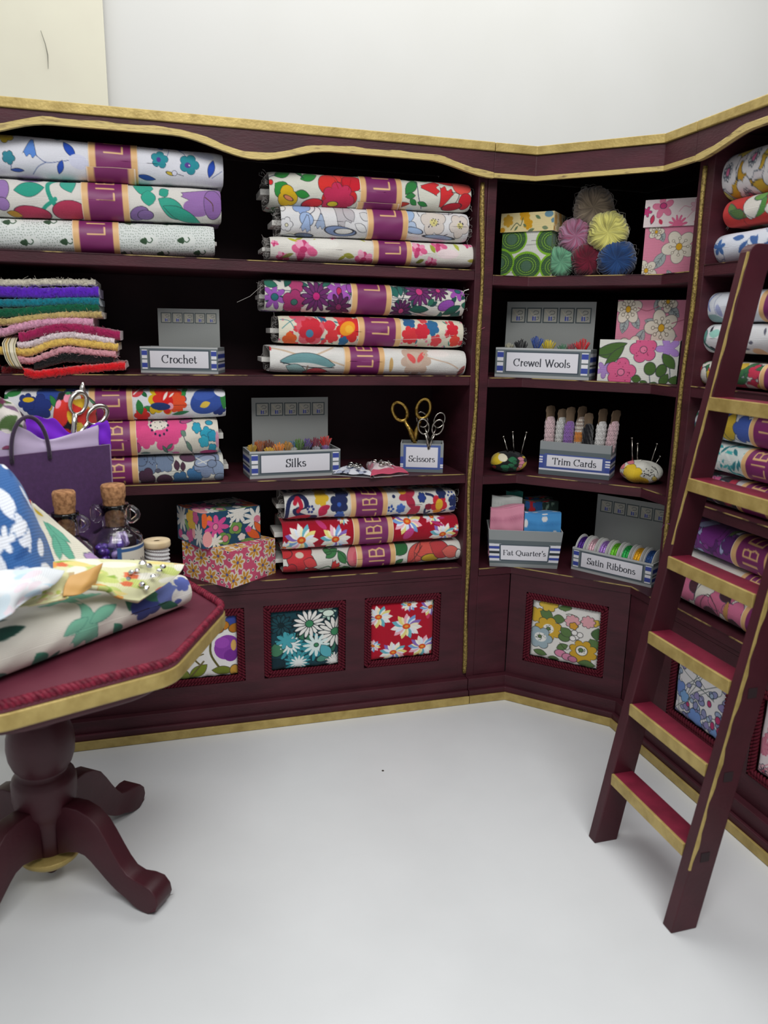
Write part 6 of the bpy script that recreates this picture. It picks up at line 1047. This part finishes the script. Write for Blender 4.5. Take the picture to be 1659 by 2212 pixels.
# ------------------------------------------------------------------ bottles
def bottle(label, x, y, s=1.0, lab=False, gk=0, rs=1.0):
    c = Vector((x, y, Zt)); root = empty('corked_bottle', c, label, 'bottle'); R = .074*s*rs
    pr = [(.0005, .002), (R*.9, .002), (R, .012), (R, .135*s), (R*.97, .152*s), (R*.86, .166*s), (R*.66, .174*s), (R*.52, .180*s), (R*.48, .190*s), (R*.48, .232*s), (R*.54, .240*s), (R*.54, .247*s), (R*.43, .248*s), (R*.41, .190*s), (R*.62, .168*s), (R*.90, .150*s), (R*.93, .130*s), (R*.93, .014), (.0005, .010)]
    b = MB(); b.lathe(pr, c, 40, close=False); b.build('glass_body', GLASS, root, smooth=True)
    for sd in (-1, 1):
        b = MB(); cx, cz = x+sd*R*.78, Zt+.218*s; dx = Vector((math.cos(.28), -math.sin(.28), 0)); pts = []
        for k in range(16): a = 2*PI*k/16; rr_ = R*.19*(1+.15*math.cos(3*a)); q = c+dx*(sd*R*.68)+dx*math.cos(a)*rr_; pts.append((q.x, q.y, cz+math.sin(a)*rr_*1.4))
        b.tube(pts, .0075*s, 8, closed=True); b.build('glass_lug', GLASS, root, smooth=True)
    b = MB(); b.lathe([(R*.34, .185*s), (R*.40, .245*s), (R*.41, .262*s), (R*.445, .268*s), (R*.46, .298*s), (R*.41, .304*s), (.001, .304*s)], c, 26); b.build('cork', CORK, root, smooth=True)
    if gk:
        g = random.Random(gk)
        for k in range(84):
            rr_ = .0115*s; a = g.uniform(0, 2*PI); q = (R*.93-rr_-.002)*g.random()**.5; zz = .022+.0125*(k//9)*s+g.uniform(-.004, .004)
            bd = MB(); bd.ball((x+q*math.cos(a), y+q*math.sin(a), Zt+zz), rr_, 1, 12, 8); o = bd.build('button_bead', [BEAD, BEAD2, BEAD3][k % 3], root, smooth=True)
    if lab:
        cm = CM(); n, m = 110, 90; a0, a1 = math.radians(-86), math.radians(42); U, V = np.meshgrid(np.linspace(0, 1, n), np.linspace(0, 1, m), indexing='ij'); A = a0+(a1-a0)*U; r = R+.0008; P = np.stack([x+r*np.cos(A), y+r*np.sin(A), Zt+.136*s-.095*s*V], -1)
        cv = Cv((0, 0), (100, 0), (0, 64), 'd9d4c4', q=.5, ow=.6); cv.run('r 50 2 50 1.6 0 dcdad0 -;r 50 6 50 3 0 3a5f92 -;r 3 32 4 32 0 3a5f92 -;r 97 32 3 32 0 3a5f92 -;r 50 61 50 3 0 3a5f92 -'); text(cv, 'Buttons', 52, 40, 20, '2c2a2a', 1.1); cm.grid(P, cv.sample(U, V)); cm.build('paper_label', PAPER, root)
    return root
BEAD2 = mat('lilac_bead', 'b49ae0', .2, .1, coat=1); BEAD3 = mat('violet_bead', '6c3ec8', .15, .2, coat=1)
bottle('corked glass bottle of purple buttons with a blue-edged paper label, nearer the table corner', -1.300, -.470, 1.0, True, 3)
qb = onY(137, 1062, -.575)
bottle('corked glass bottle without a label, standing left of the labelled one', qb[0], -.575, (qb[2]-Zt)/.302, False, 8, .86)
root = empty('lace_reel', (-1.190, -.400, Zt), 'small wooden reel of white lace beside the labelled bottle', 'reel')
b = MB()
b.lathe([(.010, .096), (.038, .096), (.040, .100), (.040, .112), (.038, .116), (.012, .116), (.010, .113)], (-1.190, -.400, Zt), 32, close=False); b.lathe([(.001, .0), (.038, .0), (.040, .004), (.040, .014), (.038, .018), (.001, .018)], (-1.190, -.400, Zt), 32); b.lathe([(.011, .018), (.011, .1)], (-1.190, -.400, Zt), 16); b.build('wooden_spool', WOODB, root, smooth=True)
cm = CM(); n, m = 60, 160; U, V = np.meshgrid(np.linspace(0, 1, n), np.linspace(0, 2*PI, m, endpoint=False), indexing='ij'); r = .0335+.0022*np.sin(U*40+V*2)+.0012*np.sin(V*44+U*30); P = np.stack([-1.190+r*np.cos(V), -.400+r*np.sin(V), Zt+.018+.078*U], -1); cm.grid(P, hx('d8d8d8')*(1-.25*((np.sin(V*40)*np.sin(U*44+V)) > .4)[..., None]), closed=True); cm.build('wound_lace', YARN, root)
# ------------------------------------------------------------------ gift bag
zb = 1.0
pR = onY(243, 960, -.372); Hb = pR[2]; pL = onZ(0, 987, Hb); ex_ = Vector((pR[0]-pL[0], pR[1]-pL[1], 0)).normalized(); BL_ = Vector((pR[0], pR[1], 0))-ex_*.36; Mb, wb = frame((BL_.x, BL_.y), (pR[0]-.006, pR[1]), Zt); hb = Hb-Zt; db = .11
bag = empty('gift_bag', Mb @ Vector((wb/2, db/2, 0)), 'deep purple paper gift bag with tissue, standing at the back of the table', 'gift bag')
b = MB(); b.M = Mb; t = .003
b.box(0, wb, 0, t, 0, hb); b.box(0, wb, db-t, db, 0, hb); b.box(0, t, t, db-t, 0, hb); b.add([(wb, 0, 0), (wb, db, 0), (wb-.02, db/2, hb), (wb, 0, hb), (wb, db, hb), (wb-t, 0, 0), (wb-t, db, 0), (wb-.02-t, db/2, hb), (wb-t, 0, hb), (wb-t, db, hb)], [(0, 2, 3), (0, 1, 2), (1, 4, 2), (5, 8, 7), (5, 7, 6), (6, 7, 9)]); b.box(t, wb-t, t, db-t, 0, t); b.build('paper_bag', BAGM, bag)
b = MB(); b.M = Mb; b.box(wb-.0035, wb+.0006, -.0008, .003, 0, hb); b.box(0, wb, -.0006, .0032, hb-.0005, hb+.0012); b.build('folded_paper_edge', mat('pale_purple_fold', '8a7494', .6), bag)
B3 = lambda x, y, z: Mb @ Vector((x, y, z))
def bagx(px): # bag x coordinate under a picture column
    q = onP(px, 970, B3(0, 0, 0), np.array(Mb.to_3x3() @ Vector((0, 1, 0)))); return (Mb.inverted() @ Vector(q)).x
for (x0, x1, y, h) in ((bagx(22), bagx(105), -.003, .098), (bagx(62), bagx(112), db+.004, .10)):
    b = MB(); pts = [B3((x0+x1)/2+(x1-x0)/2*math.cos(PI*(1-k/20)), y, hb-.02+(h+.02)*math.sin(PI*k/20)**.8) for k in range(21)]; b.tube(pts, .0055, 8); b.build('cord_handle', CORD, bag, smooth=True)
tlil = C100('b8a8c6', 1, 2); tpur = C100('7a26cc', 1, 2)
def inbag(name, label, cat, rows, cv, m_, wr=.004, thick=.0012):
    "rows of (picture x, picture y, depth inside the bag)"
    yv = np.array(Mb.to_3x3() @ Vector((0, 1, 0))); rr_ = []
    for r in rows:
        q = []
        for x, y, dd in r: P = onP(x, y, B3(0, dd, 0), yv); q.append((x, y, float((P-CAM)@_F)))
        rr_.append(q)
    return patch(name, label, cat, rr_, cv, m_, 50, 60, wr, None, thick)
inbag('tissue_paper', 'lilac tissue paper sheet sloping down to the right in the purple bag', 'tissue paper', [[(-40, 905, .04), (20, 915, .02), (60, 930, .012), (100, 950, .012), (160, 935, .012), (212, 918, .02)], [(-40, 960, .03), (20, 958, .012), (60, 962, .008), (100, 968, .008), (160, 962, .008), (214, 952, .012)], [(-40, 1020, .02), (20, 1010, .01), (60, 1010, .006), (100, 1010, .006), (160, 1005, .006), (214, 1000, .01)]], tlil, TISSUE, .003)
inbag('tissue_paper', 'bright violet tissue paper crumpled behind the lilac sheet', 'tissue paper', [[(55, 905, .035), (75, 898, .035), (100, 905, .03), (118, 905, .03), (150, 935, .03), (180, 930, .035), (205, 915, .035), (230, 908, .035), (238, 925, .03)], [(55, 950, .03), (75, 940, .03), (95, 935, .025), (118, 945, .022), (150, 955, .022), (180, 950, .025), (208, 940, .03), (228, 940, .03), (241, 955, .03)], [(55, 1000, .03), (75, 1000, .025), (95, 1000, .02), (118, 1000, .02), (150, 1000, .02), (180, 1000, .02), (208, 995, .025), (228, 985, .025), (240, 985, .025)]], tpur, TISSUE, .005)
f1 = C100('d8d2cc', 1, .5); f1.scatter(26, ['l X Y 20 6 A 8a6a8c -', 'l X Y 22 7 A 4f6a3c -', 'l X Y 16 5 A 7a3a5a -', 'e X Y 12 7 A e0dcd8 -'], 4)
inbag('rolled_cloth', 'white cloth with mauve and green leaves poking from the left of the purple bag', 'rolled cloth', [[(-50, 850, .05), (-10, 856, .03), (15, 866, .035), (28, 880, .05)], [(-50, 900, .04), (0, 895, .02), (40, 905, .028), (58, 915, .045)], [(-50, 980, .04), (10, 970, .018), (50, 970, .025), (80, 980, .045)]], f1, CLOTH, .006, .004)
f2 = C100('15161c', 1, .5); f2.run('e 20 50 20 26 20 c83028 -;e 46 30 16 30 30 c83028 -;e 30 20 9 12 0 e08aa0 -;l 50 14 16 9 60 e4e2dc -;e 66 50 16 30 -10 c83028 -;l 64 30 12 20 90 d8b030 -;e 10 34 8 10 0 e08aa0 -;l 78 24 14 8 40 e4e2dc -;e 84 60 12 28 0 c83028 -;l 40 60 12 6 60 d8b030 -;e 56 74 12 8 0 c8b040 -;e 92 30 6 12 0 c83028 -;l 84 14 8 5 0 2f7a4a -;l 30 8 8 5 0 2f7a4a -;e 30 90 20 14 0 a82a28 -')
inbag('rolled_cloth', 'black cloth with red and yellow tulips rolled up behind the silver scissors', 'rolled cloth', [[(128, 850, .075), (150, 846, .06), (180, 852, .055), (204, 868, .075)], [(116, 890, .065), (145, 888, .045), (180, 892, .04), (210, 900, .065)], [(112, 950, .06), (145, 955, .04), (180, 958, .035), (208, 950, .06)]], f2, CLOTH, .003, .004)
sb = onP(166, 945, B3(0, .03, 0), np.array(Mb.to_3x3() @ Vector((0, 1, 0))))
root = empty('craft_scissors', sb, 'large silver scissors with open loops sticking out of the purple bag', 'scissors'); yv = np.array(Mb.to_3x3() @ Vector((0, 1, 0)))
S3 = lambda x, y, dd=.03: onP(x, y, B3(0, dd, 0), yv)
for cx_, cy_, ang, ra, rb, piv, dd in ((169, 871, -72, 24, 17, (158, 945), .028), (209, 897, -40, 24, 17, (163, 948), .036)):
    b = MB(); a = math.radians(ang); pts = []; rr_ = []
    for k in range(30):
        t = 2*PI*k/30; x = cx_+ra*math.cos(t)*math.cos(a)-rb*math.sin(t)*math.sin(a); y = cy_+ra*math.cos(t)*math.sin(a)+rb*math.sin(t)*math.cos(a); pts.append(S3(x, y, dd)); rr_.append(.0062+.002*math.cos(t))
    b.tube(pts, rr_, 10, closed=True); b.build('finger_loop', SILVER, root, smooth=True)
    b = MB(); q = (cx_-ra*math.cos(a), cy_-ra*math.sin(a)); b.tube([S3(*q, dd), S3((q[0]+piv[0])/2, (q[1]+piv[1])/2, dd), S3(*piv, dd), S3(piv[0]-4, piv[1]+30, dd)], [.0085, .0075, .009, .006], 10); b.build('shank', SILVER, root, smooth=True)
b = MB(); b.tube([S3(176, 850, .028), S3(178, 838, .028), S3(179, 826, .028)], [.007, .0075, .003], 10); b.build('finger_rest', SILVER, root, smooth=True)
